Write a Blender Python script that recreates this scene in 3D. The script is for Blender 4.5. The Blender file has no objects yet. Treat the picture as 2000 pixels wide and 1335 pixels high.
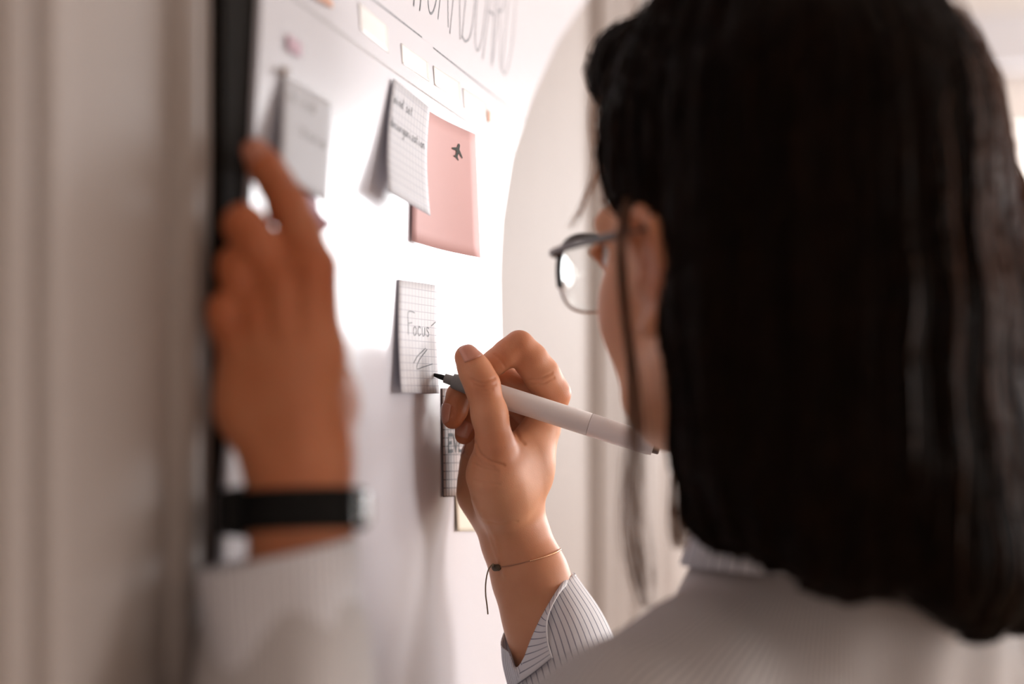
import bpy, bmesh, math, random
import numpy as np
from mathutils import Vector, Matrix

random.seed(7); np.random.seed(7)
S = bpy.context.scene
COL = S.collection

# ---------------------------------------------------------------- camera, world, lights, exposure
FPX, CX, CY, CAMZ = 2778.0, 1000.0, 667.5, 1.5
cam_d = bpy.data.cameras.new('camera'); cam = bpy.data.objects.new('camera', cam_d); COL.objects.link(cam)
cam_d.lens = 50.0; cam_d.sensor_width = 36.0; cam_d.clip_start = 0.02
cam.location = (0, 0, CAMZ); cam.rotation_euler = (math.radians(90), 0, 0)
cam_d.dof.use_dof = True; cam_d.dof.focus_distance = 0.925; cam_d.dof.aperture_fstop = 2.3
S.camera = cam

S.view_settings.view_transform = 'Standard'; S.view_settings.look = 'None'
S.view_settings.gamma = 1.0; S.view_settings.use_curve_mapping = False
S.view_settings.exposure = 0.06

wd = bpy.data.worlds.new('World'); S.world = wd; wd.use_nodes = True
wd.node_tree.nodes['Background'].inputs['Color'].default_value = (1.0, 0.98, 0.96, 1)
wd.node_tree.nodes['Background'].inputs['Strength'].default_value = 3.0

# the planning wall: P0 lies on the sheet's left edge, U runs along it away from the camera, N points into the room
U = np.array([0.2277, 0.9737, 0.0]); N = np.array([0.9737, -0.2277, 0.0]); P0 = np.array([-0.118, 0.65, 0.0])
def wall(u, n, z): return P0 + U*u + N*n + np.array([0, 0, z])
ROOM_U0, ROOM_U1, ROOM_N1, ROOM_H = -2.6, 3.4, 4.0, 2.6
WIN = dict(n0=0.70, n1=3.3, z0=1.42, z1=2.07)          # window in the far wall
FILL_WIN = dict(u0=0.9, u1=2.3, z0=0.9, z1=2.1)            # unseen window added in the right wall for fill light

def area(name, loc, direction, sx, sy, power, color):
    l = bpy.data.lights.new(name, 'AREA'); l.shape = 'RECTANGLE'; l.size = sx; l.size_y = sy
    l.energy = power; l.color = color
    o = bpy.data.objects.new(name, l); COL.objects.link(o); o.location = loc
    o.rotation_euler = Vector(direction).to_track_quat('-Z', 'Y').to_euler()
    return o
area('daylight_far_window', wall(ROOM_U1+0.02, (WIN['n0']+WIN['n1'])/2, (WIN['z0']+WIN['z1'])/2), -U, WIN['n1']-WIN['n0'], WIN['z1']-WIN['z0'], 80, (0.95, 0.97, 1.0))
area('fill_right_window', wall((FILL_WIN['u0']+FILL_WIN['u1'])/2, ROOM_N1+0.02, 1.5), -N, 1.4, 1.2, 80, (1.0, 0.94, 0.91))  # main fill light, set in the added right-hand window

# ---------------------------------------------------------------- helpers
def W(px, py, d): return np.array([(px-CX)/FPX*d, d, CAMZ+(CY-py)/FPX*d])
def onwall(px, py, lift=0.0):
    r = np.array([(px-CX)/FPX, 1.0, (CY-py)/FPX])
    t = (lift + N@P0)/(N@r)
    return np.array([r[0]*t, t, CAMZ + r[2]*t])
def to_uz(p): return float(U@(p-P0)), float(p[2])

def mat(name, color, rough=0.5, **kw):
    m = bpy.data.materials.new(name); m.use_nodes = True
    b = m.node_tree.nodes['Principled BSDF']
    b.inputs['Base Color'].default_value = (*color, 1); b.inputs['Roughness'].default_value = rough
    for k, v in kw.items(): b.inputs[k].default_value = v
    return m
def nd(m, t, **props):
    n = m.node_tree.nodes.new(t)
    for k, v in props.items(): setattr(n, k, v)
    return n
def lk(m, a, b): m.node_tree.links.new(a, b)
def bsdf(m): return m.node_tree.nodes['Principled BSDF']
def noise_tint(m, c1, c2, scale, coord='Object', stretch=(1, 1, 1), detail=4):
    tc = nd(m, 'ShaderNodeTexCoord'); mp = nd(m, 'ShaderNodeMapping'); mp.inputs['Scale'].default_value = stretch
    nz = nd(m, 'ShaderNodeTexNoise'); nz.inputs['Scale'].default_value = scale; nz.inputs['Detail'].default_value = detail
    rp = nd(m, 'ShaderNodeValToRGB')
    rp.color_ramp.elements[0].position = 0.3; rp.color_ramp.elements[1].position = 0.7
    rp.color_ramp.elements[0].color = (*c1, 1); rp.color_ramp.elements[1].color = (*c2, 1)
    lk(m, tc.outputs[coord], mp.inputs['Vector']); lk(m, mp.outputs['Vector'], nz.inputs['Vector'])
    lk(m, nz.outputs['Fac'], rp.inputs['Fac']); lk(m, rp.outputs['Color'], bsdf(m).inputs['Base Color'])
    return nz, rp
def bump(m, scale, strength, dist=0.001, stretch=(1, 1, 1), coord='Object', detail=3):
    tc = nd(m, 'ShaderNodeTexCoord'); mp = nd(m, 'ShaderNodeMapping'); mp.inputs['Scale'].default_value = stretch
    nz = nd(m, 'ShaderNodeTexNoise'); nz.inputs['Scale'].default_value = scale; nz.inputs['Detail'].default_value = detail
    bp = nd(m, 'ShaderNodeBump'); bp.inputs['Strength'].default_value = strength; bp.inputs['Distance'].default_value = dist
    lk(m, tc.outputs[coord], mp.inputs['Vector']); lk(m, mp.outputs['Vector'], nz.inputs['Vector'])
    lk(m, nz.outputs['Fac'], bp.inputs['Height']); lk(m, bp.outputs['Normal'], bsdf(m).inputs['Normal'])

def mesh_obj(name, verts, faces, m=None, parent=None, smooth=True, uv=None, tint=None):
    me = bpy.data.meshes.new(name)
    verts = np.asarray(verts, dtype=np.float32).reshape(-1, 3)
    if isinstance(faces, np.ndarray) and faces.ndim == 2:
        k = faces.shape[1]; nf = len(faces)
        me.vertices.add(len(verts)); me.vertices.foreach_set('co', verts.ravel())
        me.loops.add(nf*k); me.loops.foreach_set('vertex_index', faces.astype(np.int32).ravel())
        me.polygons.add(nf); me.polygons.foreach_set('loop_start', np.arange(0, nf*k, k, dtype=np.int32))
        me.polygons.foreach_set('loop_total', np.full(nf, k, dtype=np.int32))
        me.update(calc_edges=True); me.validate()
    else:
        me.from_pydata([tuple(map(float, v)) for v in verts], [], [tuple(int(i) for i in f) for f in faces]); me.update()
    if smooth: me.polygons.foreach_set('use_smooth', [True]*len(me.polygons))
    if uv is not None:
        l = me.uv_layers.new(name='UVMap'); idx = np.empty(len(me.loops), dtype=np.int32); me.loops.foreach_get('vertex_index', idx)
        l.data.foreach_set('uv', np.asarray(uv, dtype=np.float32)[idx].ravel())
    if tint is not None:
        a = me.attributes.new('tint', 'FLOAT', 'POINT'); a.data.foreach_set('value', np.asarray(tint, dtype=np.float32))
    if m: me.materials.append(m)
    o = bpy.data.objects.new(name, me); COL.objects.link(o)
    if parent: 
        o.parent = parent; o.matrix_parent_inverse = Matrix.Translation(parent_world(parent)).inverted()
    return o
def parent_world(p):
    v = Vector(p.location)
    while p.parent: p = p.parent
    return v
def empty(name, loc, label, cat, group=None):
    o = bpy.data.objects.new(name, None); COL.objects.link(o); o.location = tuple(map(float, loc)); o.empty_display_size = 0.05
    return tag(o, label, cat, group)
def tag(o, label, cat, group=None):
    o['label'] = label; o['category'] = cat
    if group: o['group'] = group
    return o
def struct(o): o['kind'] = 'structure'; return o
def adopt(o, p):           # parent without moving
    o.parent = p
    o.matrix_parent_inverse = Matrix.Translation(Vector(p.location)).inverted() if p.parent is None else Matrix.Identity(4)
    return o
def solid(o, t, offset=0.0, bevel=0):
    md = o.modifiers.new('solid', 'SOLIDIFY'); md.thickness = t; md.offset = offset
    if bevel:
        b = o.modifiers.new('bevel', 'BEVEL'); b.width = bevel; b.segments = 2; b.limit_method = 'ANGLE'
    return o

def box_frame(name, o, ax, ay, az, m, parent=None, bevel=0.0):
    """a box from corner o along the three edge vectors"""
    o, ax, ay, az = map(np.asarray, (o, ax, ay, az))
    bm = bmesh.new(); vs = []
    for k in range(8):
        vs.append(bm.verts.new(o + ax*(k & 1) + ay*((k >> 1) & 1) + az*((k >> 2) & 1)))
    for f in ((0,1,3,2),(4,6,7,5),(0,4,5,1),(2,3,7,6),(0,2,6,4),(1,5,7,3)): bm.faces.new([vs[i] for i in f])
    bmesh.ops.recalc_face_normals(bm, faces=bm.faces)
    if bevel: bmesh.ops.bevel(bm, geom=list(bm.edges), offset=bevel, segments=2, affect='EDGES', profile=0.5)
    me = bpy.data.meshes.new(name); bm.to_mesh(me); bm.free(); me.materials.append(m)
    ob = bpy.data.objects.new(name, me); COL.objects.link(ob)
    if parent: adopt(ob, parent)
    return ob

def catmull(pts, n):
    pts = [np.asarray(p, float) for p in pts]
    P = [2*pts[0]-pts[1]] + pts + [2*pts[-1]-pts[-2]]
    out = []
    segs = len(pts)-1
    for i in range(n):
        t = i/(n-1)*segs; k = min(int(t), segs-1); t -= k
        a, b, c, d = P[k:k+4]
        out.append(0.5*((2*b)+(-a+c)*t+(2*a-5*b+4*c-d)*t*t+(-a+3*b-3*c+d)*t**3))
    return np.array(out)
def tube_data(pts, radii, sides=8, cap=True):
    pts = np.asarray(pts, float); n = len(pts)
    radii = np.full(n, radii) if np.isscalar(radii) else np.asarray(radii)
    tan = np.gradient(pts, axis=0); tan /= np.linalg.norm(tan, axis=1)[:, None]+1e-12
    ref = np.array([0.31, 0.2, 0.93]); x = np.cross(tan[0], ref); x /= np.linalg.norm(x)
    V = []
    for i in range(n):
        x = x - tan[i]*(x@tan[i]); x /= np.linalg.norm(x)+1e-12; y = np.cross(tan[i], x)
        for s in range(sides):
            a = 2*math.pi*s/sides; V.append(pts[i]+radii[i]*(x*math.cos(a)+y*math.sin(a)))
    F = [(i*sides+s, i*sides+(s+1)%sides, (i+1)*sides+(s+1)%sides, (i+1)*sides+s) for i in range(n-1) for s in range(sides)]
    if cap: F += [tuple(range(sides))[::-1], tuple((n-1)*sides+s for s in range(sides))]
    return V, F
def tube(name, pts, r, m, parent=None, sides=8): 
    v, f = tube_data(pts, r, sides); return mesh_obj(name, v, f, m, parent)
def lathe(name, a, b, prof, m, parent=None, sides=32, split=True):
    """prof: (distance along a->b, radius)"""
    a, b = np.asarray(a), np.asarray(b); ax = (b-a)/np.linalg.norm(b-a)
    x = np.cross(ax, [0, 0, 1.0]); x /= np.linalg.norm(x); y = np.cross(ax, x)
    V = [a+ax*t+r*(x*math.cos(2*math.pi*s/sides)+y*math.sin(2*math.pi*s/sides)) for t, r in prof for s in range(sides)]
    F = [(i*sides+s, i*sides+(s+1)%sides, (i+1)*sides+(s+1)%sides, (i+1)*sides+s) for i in range(len(prof)-1) for s in range(sides)]
    F += [tuple(range(sides))[::-1], tuple((len(prof)-1)*sides+s for s in range(sides))]
    o = mesh_obj(name, V, F, m, parent)
    if split: md = o.modifiers.new('edge', 'EDGE_SPLIT'); md.split_angle = math.radians(35)
    return o

# ---------------------------------------------------------------- signed-distance modelling
BIG = 0.05
def cap(a, b, ra, rb=None, k=0.004): return ('cap', np.asarray(a, float), np.asarray(b, float), ra, ra if rb is None else rb, k)
def ell(c, r, R=np.eye(3), k=0.01): return ('ell', np.asarray(c, float), np.asarray(r, float), np.asarray(R, float), k)   # rows of R = local axes
def chain(pts, k=0.004):
    return [cap(p[0], q[0], p[1], q[1], k) for p, q in zip(pts[:-1], pts[1:])]
def pch(*pts, k=0.004): return chain([(W(*p[:3]), p[3]) for p in pts], k)
def bbox_of(p):
    if p[0] == 'cap':
        r = max(p[3], p[4]); return np.minimum(p[1], p[2])-r, np.maximum(p[1], p[2])+r
    if p[0] == 'ell':
        r = np.sqrt(((p[3]*p[2][:, None])**2).sum(0)); return p[1]-r, p[1]+r
    if p[0] == 'grp':
        bs = [bbox_of(q) for q in p[1]]; return np.min([b[0] for b in bs], 0), np.max([b[1] for b in bs], 0)
    if p[0] == 'sub': return bbox_of(p[1])
def smin(a, b, k):
    h = np.maximum(k-np.abs(a-b), 0)/k; return np.minimum(a, b)-h*h*k*0.25
class Field:
    def __init__(s, prims, h, pad=0.006):
        bs = [bbox_of(p) for p in prims if p[0] != 'sub']
        s.h = h; s.lo = np.min([b[0] for b in bs], 0)-pad; hi = np.max([b[1] for b in bs], 0)+pad
        s.n = np.ceil((hi-s.lo)/h).astype(int)+1
        s.g = [(s.lo[i]+h*np.arange(s.n[i])).astype(np.float32) for i in range(3)]
        s.f = np.full(s.n, BIG, np.float32)
        for p in prims: s.apply(p)
    def sl(s, lo, hi):
        a = np.clip(np.floor((lo-s.lo)/s.h).astype(int), 0, s.n); b = np.clip(np.ceil((hi-s.lo)/s.h).astype(int)+1, 0, s.n)
        return tuple(slice(int(i), int(j)) for i, j in zip(a, b))
    def dist(s, p, sl):
        X = s.g[0][sl[0]][:, None, None]; Y = s.g[1][sl[1]][None, :, None]; Z = s.g[2][sl[2]][None, None, :]
        if p[0] == 'cap':
            a, b, ra, rb = p[1:5]; ba = b-a; L = float(ba@ba)+1e-12
            t = np.clip(((X-a[0])*ba[0]+(Y-a[1])*ba[1]+(Z-a[2])*ba[2])/L, 0, 1)
            return np.sqrt((X-a[0]-t*ba[0])**2+(Y-a[1]-t*ba[1])**2+(Z-a[2]-t*ba[2])**2)-(ra+(rb-ra)*t)
        c, r, R = p[1:4]; k0 = 0; k1 = 0
        for i in range(3):
            q = (X-c[0])*R[i, 0]+(Y-c[1])*R[i, 1]+(Z-c[2])*R[i, 2]
            k0 = k0+(q/r[i])**2; k1 = k1+(q/r[i]**2)**2
        k0 = np.sqrt(k0); k1 = np.sqrt(k1)+1e-9
        return k0*(k0-1)/k1
    def apply(s, p):
        lo, hi = bbox_of(p); m = 0.03
        sl = s.sl(lo-m, hi+m)
        if any(x.stop <= x.start for x in sl): return
        if p[0] == 'grp':
            d = np.full(s.f[sl].shape, BIG, np.float32)
            for q in p[1]: d = smin(d, s.dist(q, sl).astype(np.float32), q[-1])
            s.f[sl] = smin(s.f[sl], d, p[2])
        elif p[0] == 'sub':
            d = s.dist(p[1], sl).astype(np.float32); s.f[sl] = -smin(-s.f[sl], d, p[2])
        else:
            s.f[sl] = smin(s.f[sl], s.dist(p, sl).astype(np.float32), p[-1])
    def pts(s):
        return s.g[0][:, None, None], s.g[1][None, :, None], s.g[2][None, None, :]
    def mesh(s, smooth=2):
        f = s.f; n = f.shape; neg = f < 0
        c = [(i, j, k) for i in (0, 1) for j in (0, 1) for k in (0, 1)]
        sub = lambda A, o: A[o[0]:n[0]-1+o[0], o[1]:n[1]-1+o[1], o[2]:n[2]-1+o[2]]
        cnt = sum(sub(neg, o).astype(np.int8) for o in c)
        act = (cnt > 0) & (cnt < 8)
        ci = np.argwhere(act); idx = np.full(act.shape, -1, np.int32); idx[act] = np.arange(len(ci))
        acc = np.zeros((len(ci), 3)); w = np.zeros(len(ci))
        vals = {o: f[ci[:, 0]+o[0], ci[:, 1]+o[1], ci[:, 2]+o[2]] for o in c}
        for o in c:
            for ax in range(3):
                if o[ax]: continue
                q = list(o); q[ax] = 1; q = tuple(q)
                a, b = vals[o], vals[q]; x = (a < 0) != (b < 0)
                t = np.where(x, a/np.where(a == b, 1, a-b), 0)
                p = np.repeat(np.array(o, float)[None], len(ci), 0); p[:, ax] = t
                acc += p*x[:, None]; w += x
        V = (ci+acc/w[:, None])*s.h+s.lo
        F = []
        for ax in range(3):
            o0 = [slice(1, n[i]-1) for i in range(3)]; o0[ax] = slice(0, n[ax]-1); o1 = list(o0); o1[ax] = slice(1, n[ax])
            A, B = neg[tuple(o0)], neg[tuple(o1)]
            e = np.argwhere(A != B)
            if not len(e): continue
            base = e.copy(); flip = A[e[:, 0], e[:, 1], e[:, 2]]
            for i in range(3):
                if i != ax: base[:, i] += 1
            b, g = [(1, 2), (2, 0), (0, 1)][ax]
            def at(db, dg):
                q = base.copy(); q[:, b] += db; q[:, g] += dg; return idx[q[:, 0], q[:, 1], q[:, 2]]
            quad = np.stack([at(-1, -1), at(0, -1), at(0, 0), at(-1, 0)], 1)
            quad[~flip] = quad[~flip][:, ::-1]; F.append(quad)
        F = np.concatenate(F)
        F = F[(F >= 0).all(1)]
        e = np.concatenate([F[:, [0, 1]], F[:, [1, 2]], F[:, [2, 3]], F[:, [3, 0]]])
        for _ in range(smooth):
            a2 = np.zeros_like(V); ct = np.bincount(e[:, 0], minlength=len(V))+np.bincount(e[:, 1], minlength=len(V))
            for i in range(3):
                a2[:, i] = np.bincount(e[:, 0], V[e[:, 1], i], len(V))+np.bincount(e[:, 1], V[e[:, 0], i], len(V))
            V = V*0.4+0.6*a2/np.maximum(ct, 1)[:, None]
        return V, F
def vnormals(V, F):
    fn = np.cross(V[F[:, 2]]-V[F[:, 0]], V[F[:, 3]]-V[F[:, 1]]); n = np.zeros_like(V)
    for i in range(4):
        for j in range(3): n[:, j] += np.bincount(F[:, i], fn[:, j], len(V))
    return n/(np.linalg.norm(n, axis=1)[:, None]+1e-12)
def project(V): return np.stack([CX+FPX*V[:, 0]/V[:, 1], CY-FPX*(V[:, 2]-CAMZ)/V[:, 1]], 1)
def seg_dist(P, poly):
    d = np.full(len(P), 1e9)
    for a, b in zip(poly[:-1], poly[1:]):
        a, b = np.array(a, float), np.array(b, float); ba = b-a
        t = np.clip(((P-a)@ba)/(ba@ba), 0, 1); d = np.minimum(d, np.linalg.norm(P-a-t[:, None]*ba, axis=1))
    return d

# ---------------------------------------------------------------- materials
def translucent(m, c, f):
    tr = nd(m, 'ShaderNodeBsdfTranslucent'); tr.inputs['Color'].default_value = (*c, 1)
    ms = nd(m, 'ShaderNodeMixShader'); ms.inputs[0].default_value = f
    lk(m, bsdf(m).outputs[0], ms.inputs[1]); lk(m, tr.outputs[0], ms.inputs[2]); lk(m, ms.outputs[0], m.node_tree.nodes['Material Output'].inputs['Surface'])
M = {}
M['wall'] = mat('cream_paint', (0.53, 0.46, 0.41), 0.65); noise_tint(M['wall'], (0.275, 0.228, 0.205), (0.315, 0.268, 0.245), 3)
M['white_wall'] = mat('white_paint', (0.80, 0.77, 0.75), 0.7); noise_tint(M['white_wall'], (0.79, 0.75, 0.72), (0.84, 0.80, 0.77), 2)
M['floor'] = mat('oak_floor', (0.42, 0.28, 0.17), 0.45); noise_tint(M['floor'], (0.36, 0.23, 0.14), (0.50, 0.34, 0.22), 4, stretch=(1, 12, 1))
M['black'] = mat('black_lacquer', (0.010, 0.007, 0.005), 0.9, **{'Specular IOR Level': 0.1}); bump(M['black'], 60, 0.1)
M['frame'] = mat('window_frame_paint', (0.83, 0.81, 0.79), 0.4); bump(M['frame'], 40, 0.05)
M['sheet'] = mat('glossy_board', (0.63, 0.62, 0.67), 0.26); bump(M['sheet'], 6, 0.03, 0.002)
def thin_glass(name, tint, gloss):
    m = mat(name, tint, 0.02); nt = m.node_tree
    tr = nd(m, 'ShaderNodeBsdfTransparent'); tr.inputs['Color'].default_value = (*tint, 1)
    gs = nd(m, 'ShaderNodeBsdfGlossy'); gs.inputs['Roughness'].default_value = 0.02
    lw = nd(m, 'ShaderNodeLayerWeight'); pw = nd(m, 'ShaderNodeMath', operation='POWER'); pw.inputs[1].default_value = 4.0; lk(m, lw.outputs['Facing'], pw.inputs[0])
    fr = nd(m, 'ShaderNodeMath', operation='MULTIPLY_ADD'); fr.inputs[1].default_value = gloss; fr.inputs[2].default_value = 0.03; lk(m, pw.outputs[0], fr.inputs[0])
    ms = nd(m, 'ShaderNodeMixShader'); lk(m, fr.outputs[0], ms.inputs[0]); lk(m, tr.outputs[0], ms.inputs[1]); lk(m, gs.outputs[0], ms.inputs[2])
    lk(m, ms.outputs[0], nt.nodes['Material Output'].inputs['Surface']); return m
M['glass'] = thin_glass('window_glass', (0.98, 0.99, 0.98), 0.3)
M['lens'] = thin_glass('lens_glass', (0.97, 0.98, 0.98), 0.6)
M['pencil'] = mat('pencil_graphite', (0.23, 0.24, 0.26), 0.6, **{'Specular IOR Level': 0.05}); noise_tint(M['pencil'], (0.16, 0.17, 0.19), (0.30, 0.31, 0.33), 300)
M['faint'] = mat('faint_pencil', (0.50, 0.49, 0.49), 0.6, **{'Specular IOR Level': 0.05}); noise_tint(M['faint'], (0.42, 0.41, 0.41), (0.55, 0.54, 0.54), 300)
M['ink'] = mat('black_ink', (0.03, 0.03, 0.035), 0.5, **{'Specular IOR Level': 0.05}); noise_tint(M['ink'], (0.02, 0.02, 0.02), (0.06, 0.06, 0.07), 500)
M['greyink'] = mat('grey_print', (0.07, 0.075, 0.07), 0.6, **{'Specular IOR Level': 0.05}); noise_tint(M['greyink'], (0.06, 0.065, 0.06), (0.09, 0.095, 0.09), 300)

def paper(name, c, rough=0.65, grid=None, gcol=(0.45, 0.45, 0.5)):
    m = mat(name, c, rough); b = bsdf(m)
    tc = nd(m, 'ShaderNodeTexCoord')
    nz = nd(m, 'ShaderNodeTexNoise'); nz.inputs['Scale'].default_value = 30
    mx = nd(m, 'ShaderNodeMix', data_type='RGBA'); mx.inputs['A'].default_value = (*[x*0.96 for x in c], 1); mx.inputs['B'].default_value = (*c, 1)
    lk(m, tc.outputs['Object'], nz.inputs['Vector']); lk(m, nz.outputs['Fac'], mx.inputs['Factor'])
    out = mx.outputs['Result']
    if grid:
        nx, ny, wx, wy = grid
        sp = nd(m, 'ShaderNodeSeparateXYZ'); lk(m, tc.outputs['UV'], sp.inputs[0])
        fs = []
        for ax, n_, w_ in (('X', nx, wx), ('Y', ny, wy)):
            mu = nd(m, 'ShaderNodeMath', operation='MULTIPLY'); mu.inputs[1].default_value = n_; lk(m, sp.outputs[ax], mu.inputs[0])
            fr = nd(m, 'ShaderNodeMath', operation='FRACT'); lk(m, mu.outputs[0], fr.inputs[0])
            ls = nd(m, 'ShaderNodeMath', operation='LESS_THAN'); ls.inputs[1].default_value = w_; lk(m, fr.outputs[0], ls.inputs[0]); fs.append(ls)
        a = nd(m, 'ShaderNodeMath', operation='MAXIMUM'); lk(m, fs[0].outputs[0], a.inputs[0]); lk(m, fs[1].outputs[0], a.inputs[1])
        m2 = nd(m, 'ShaderNodeMix', data_type='RGBA'); lk(m, a.outputs[0], m2.inputs['Factor']); lk(m, out, m2.inputs['A']); m2.inputs['B'].default_value = (*gcol, 1)
        out = m2.outputs['Result']
    lk(m, out, b.inputs['Base Color'])
    tr = nd(m, 'ShaderNodeBsdfTranslucent'); lk(m, out, tr.inputs['Color'])
    ms = nd(m, 'ShaderNodeMixShader'); ms.inputs[0].default_value = 0.2
    o = m.node_tree.nodes['Material Output']; lk(m, b.outputs[0], ms.inputs[1]); lk(m, tr.outputs[0], ms.inputs[2]); lk(m, ms.outputs[0], o.inputs['Surface'])
    return m
M['note_white'] = paper('white_note_paper', (0.74, 0.74, 0.78))
M['note_grid'] = paper('squared_note_paper', (0.74, 0.74, 0.78), grid=(13, 15, 0.10, 0.08), gcol=(0.50, 0.51, 0.58))
M['note_rows'] = paper('ruled_note_paper', (0.78, 0.77, 0.80), grid=(12, 15, 0.10, 0.10), gcol=(0.50, 0.49, 0.55))
M['note_dark'] = paper('dark_ruled_note_paper', (0.66, 0.60, 0.60), grid=(12, 13, 0.22, 0.12), gcol=(0.16, 0.13, 0.14))
M['note_pink'] = paper('pink_note_paper', (0.80, 0.50, 0.49))
M['note_yellow'] = paper('cream_note_paper', (0.80, 0.75, 0.63))
M['note_lilac'] = paper('lilac_note_paper', (0.66, 0.46, 0.60))
M['tab_pink'] = paper('pink_tab_paper', (0.80, 0.55, 0.65)); M['tab_orange'] = paper('orange_tab_paper', (0.85, 0.48, 0.33))
M['tab_white'] = mat('glossy_white_tab', (0.9, 0.89, 0.88), 0.15); bump(M['tab_white'], 30, 0.05)

def skin_mat():
    m = mat('skin', (0.6, 0.33, 0.21), 0.48); b = bsdf(m)
    tc = nd(m, 'ShaderNodeTexCoord'); nz = nd(m, 'ShaderNodeTexNoise'); nz.inputs['Scale'].default_value = 60; nz.inputs['Detail'].default_value = 4
    lk(m, tc.outputs['Object'], nz.inputs['Vector'])
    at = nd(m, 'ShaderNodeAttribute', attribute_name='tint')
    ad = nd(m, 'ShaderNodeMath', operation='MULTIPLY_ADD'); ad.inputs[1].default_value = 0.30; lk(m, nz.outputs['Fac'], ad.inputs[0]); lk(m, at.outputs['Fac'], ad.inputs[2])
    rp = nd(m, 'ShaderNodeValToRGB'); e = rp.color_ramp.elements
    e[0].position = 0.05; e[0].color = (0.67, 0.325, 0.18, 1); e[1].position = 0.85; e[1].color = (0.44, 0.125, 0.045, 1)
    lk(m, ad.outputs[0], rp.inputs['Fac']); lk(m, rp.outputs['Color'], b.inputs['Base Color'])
    b.inputs['Subsurface Weight'].default_value = 0.25; b.inputs['Subsurface Radius'].default_value = (1.0, 0.35, 0.2); b.inputs['Subsurface Scale'].default_value = 0.004
    b.inputs['Specular IOR Level'].default_value = 0.4
    n2 = nd(m, 'ShaderNodeTexVoronoi'); n2.inputs['Scale'].default_value = 1400
    bp = nd(m, 'ShaderNodeBump'); bp.inputs['Strength'].default_value = 0.12; bp.inputs['Distance'].default_value = 0.0004
    lk(m, tc.outputs['Object'], n2.inputs['Vector']); lk(m, n2.outputs['Distance'], bp.inputs['Height']); lk(m, bp.outputs['Normal'], b.inputs['Normal'])
    return m
M['skin'] = skin_mat()
M['nail'] = mat('fingernail', (0.52, 0.205, 0.13), 0.32, **{'Coat Weight': 0.3}); bump(M['nail'], 200, 0.05)
M['eye'] = mat('eye_white', (0.85, 0.82, 0.8), 0.1); bump(M['eye'], 50, 0.01)
M['iris'] = mat('brown_iris', (0.08, 0.04, 0.02), 0.1); noise_tint(M['iris'], (0.05, 0.025, 0.012), (0.13, 0.07, 0.03), 800)
M['hair'] = mat('dark_brown_hair', (0.02, 0.011, 0.007), 0.42); bsdf(M['hair']).inputs['Specular IOR Level'].default_value = 0.02
noise_tint(M['hair'], (0.003, 0.002, 0.0015), (0.009, 0.005, 0.003), 60, stretch=(3, 3, 0.12)); bump(M['hair'], 220, 0.6, 0.002, stretch=(2, 2, 0.06))
M['strand'] = mat('hair_strand', (0.045, 0.022, 0.012), 0.38); bsdf(M['strand']).inputs['Specular IOR Level'].default_value = 0.03; noise_tint(M['strand'], (0.005, 0.0026, 0.0016), (0.018, 0.009, 0.005), 90)
M['mid_strand'] = mat('mid_brown_strand', (0.06, 0.03, 0.016), 0.4); noise_tint(M['mid_strand'], (0.05, 0.025, 0.014), (0.12, 0.06, 0.035), 90)
M['rim_strand'] = mat('rim_glow_strand', (0.20, 0.10, 0.06), 0.4); noise_tint(M['rim_strand'], (0.07, 0.035, 0.02), (0.16, 0.08, 0.045), 90); translucent(M['rim_strand'], (0.34, 0.18, 0.11), 0.5)  # glow of light through thin hair put into a browner colour
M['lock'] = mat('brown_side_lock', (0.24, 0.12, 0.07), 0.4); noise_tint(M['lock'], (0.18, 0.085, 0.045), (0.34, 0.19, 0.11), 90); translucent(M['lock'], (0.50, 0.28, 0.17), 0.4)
M['wisp'] = mat('brown_wisp', (0.16, 0.08, 0.04), 0.4); noise_tint(M['wisp'], (0.42, 0.25, 0.15), (0.60, 0.40, 0.27), 90); translucent(M['wisp'], (0.62, 0.40, 0.26), 0.5)

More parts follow.
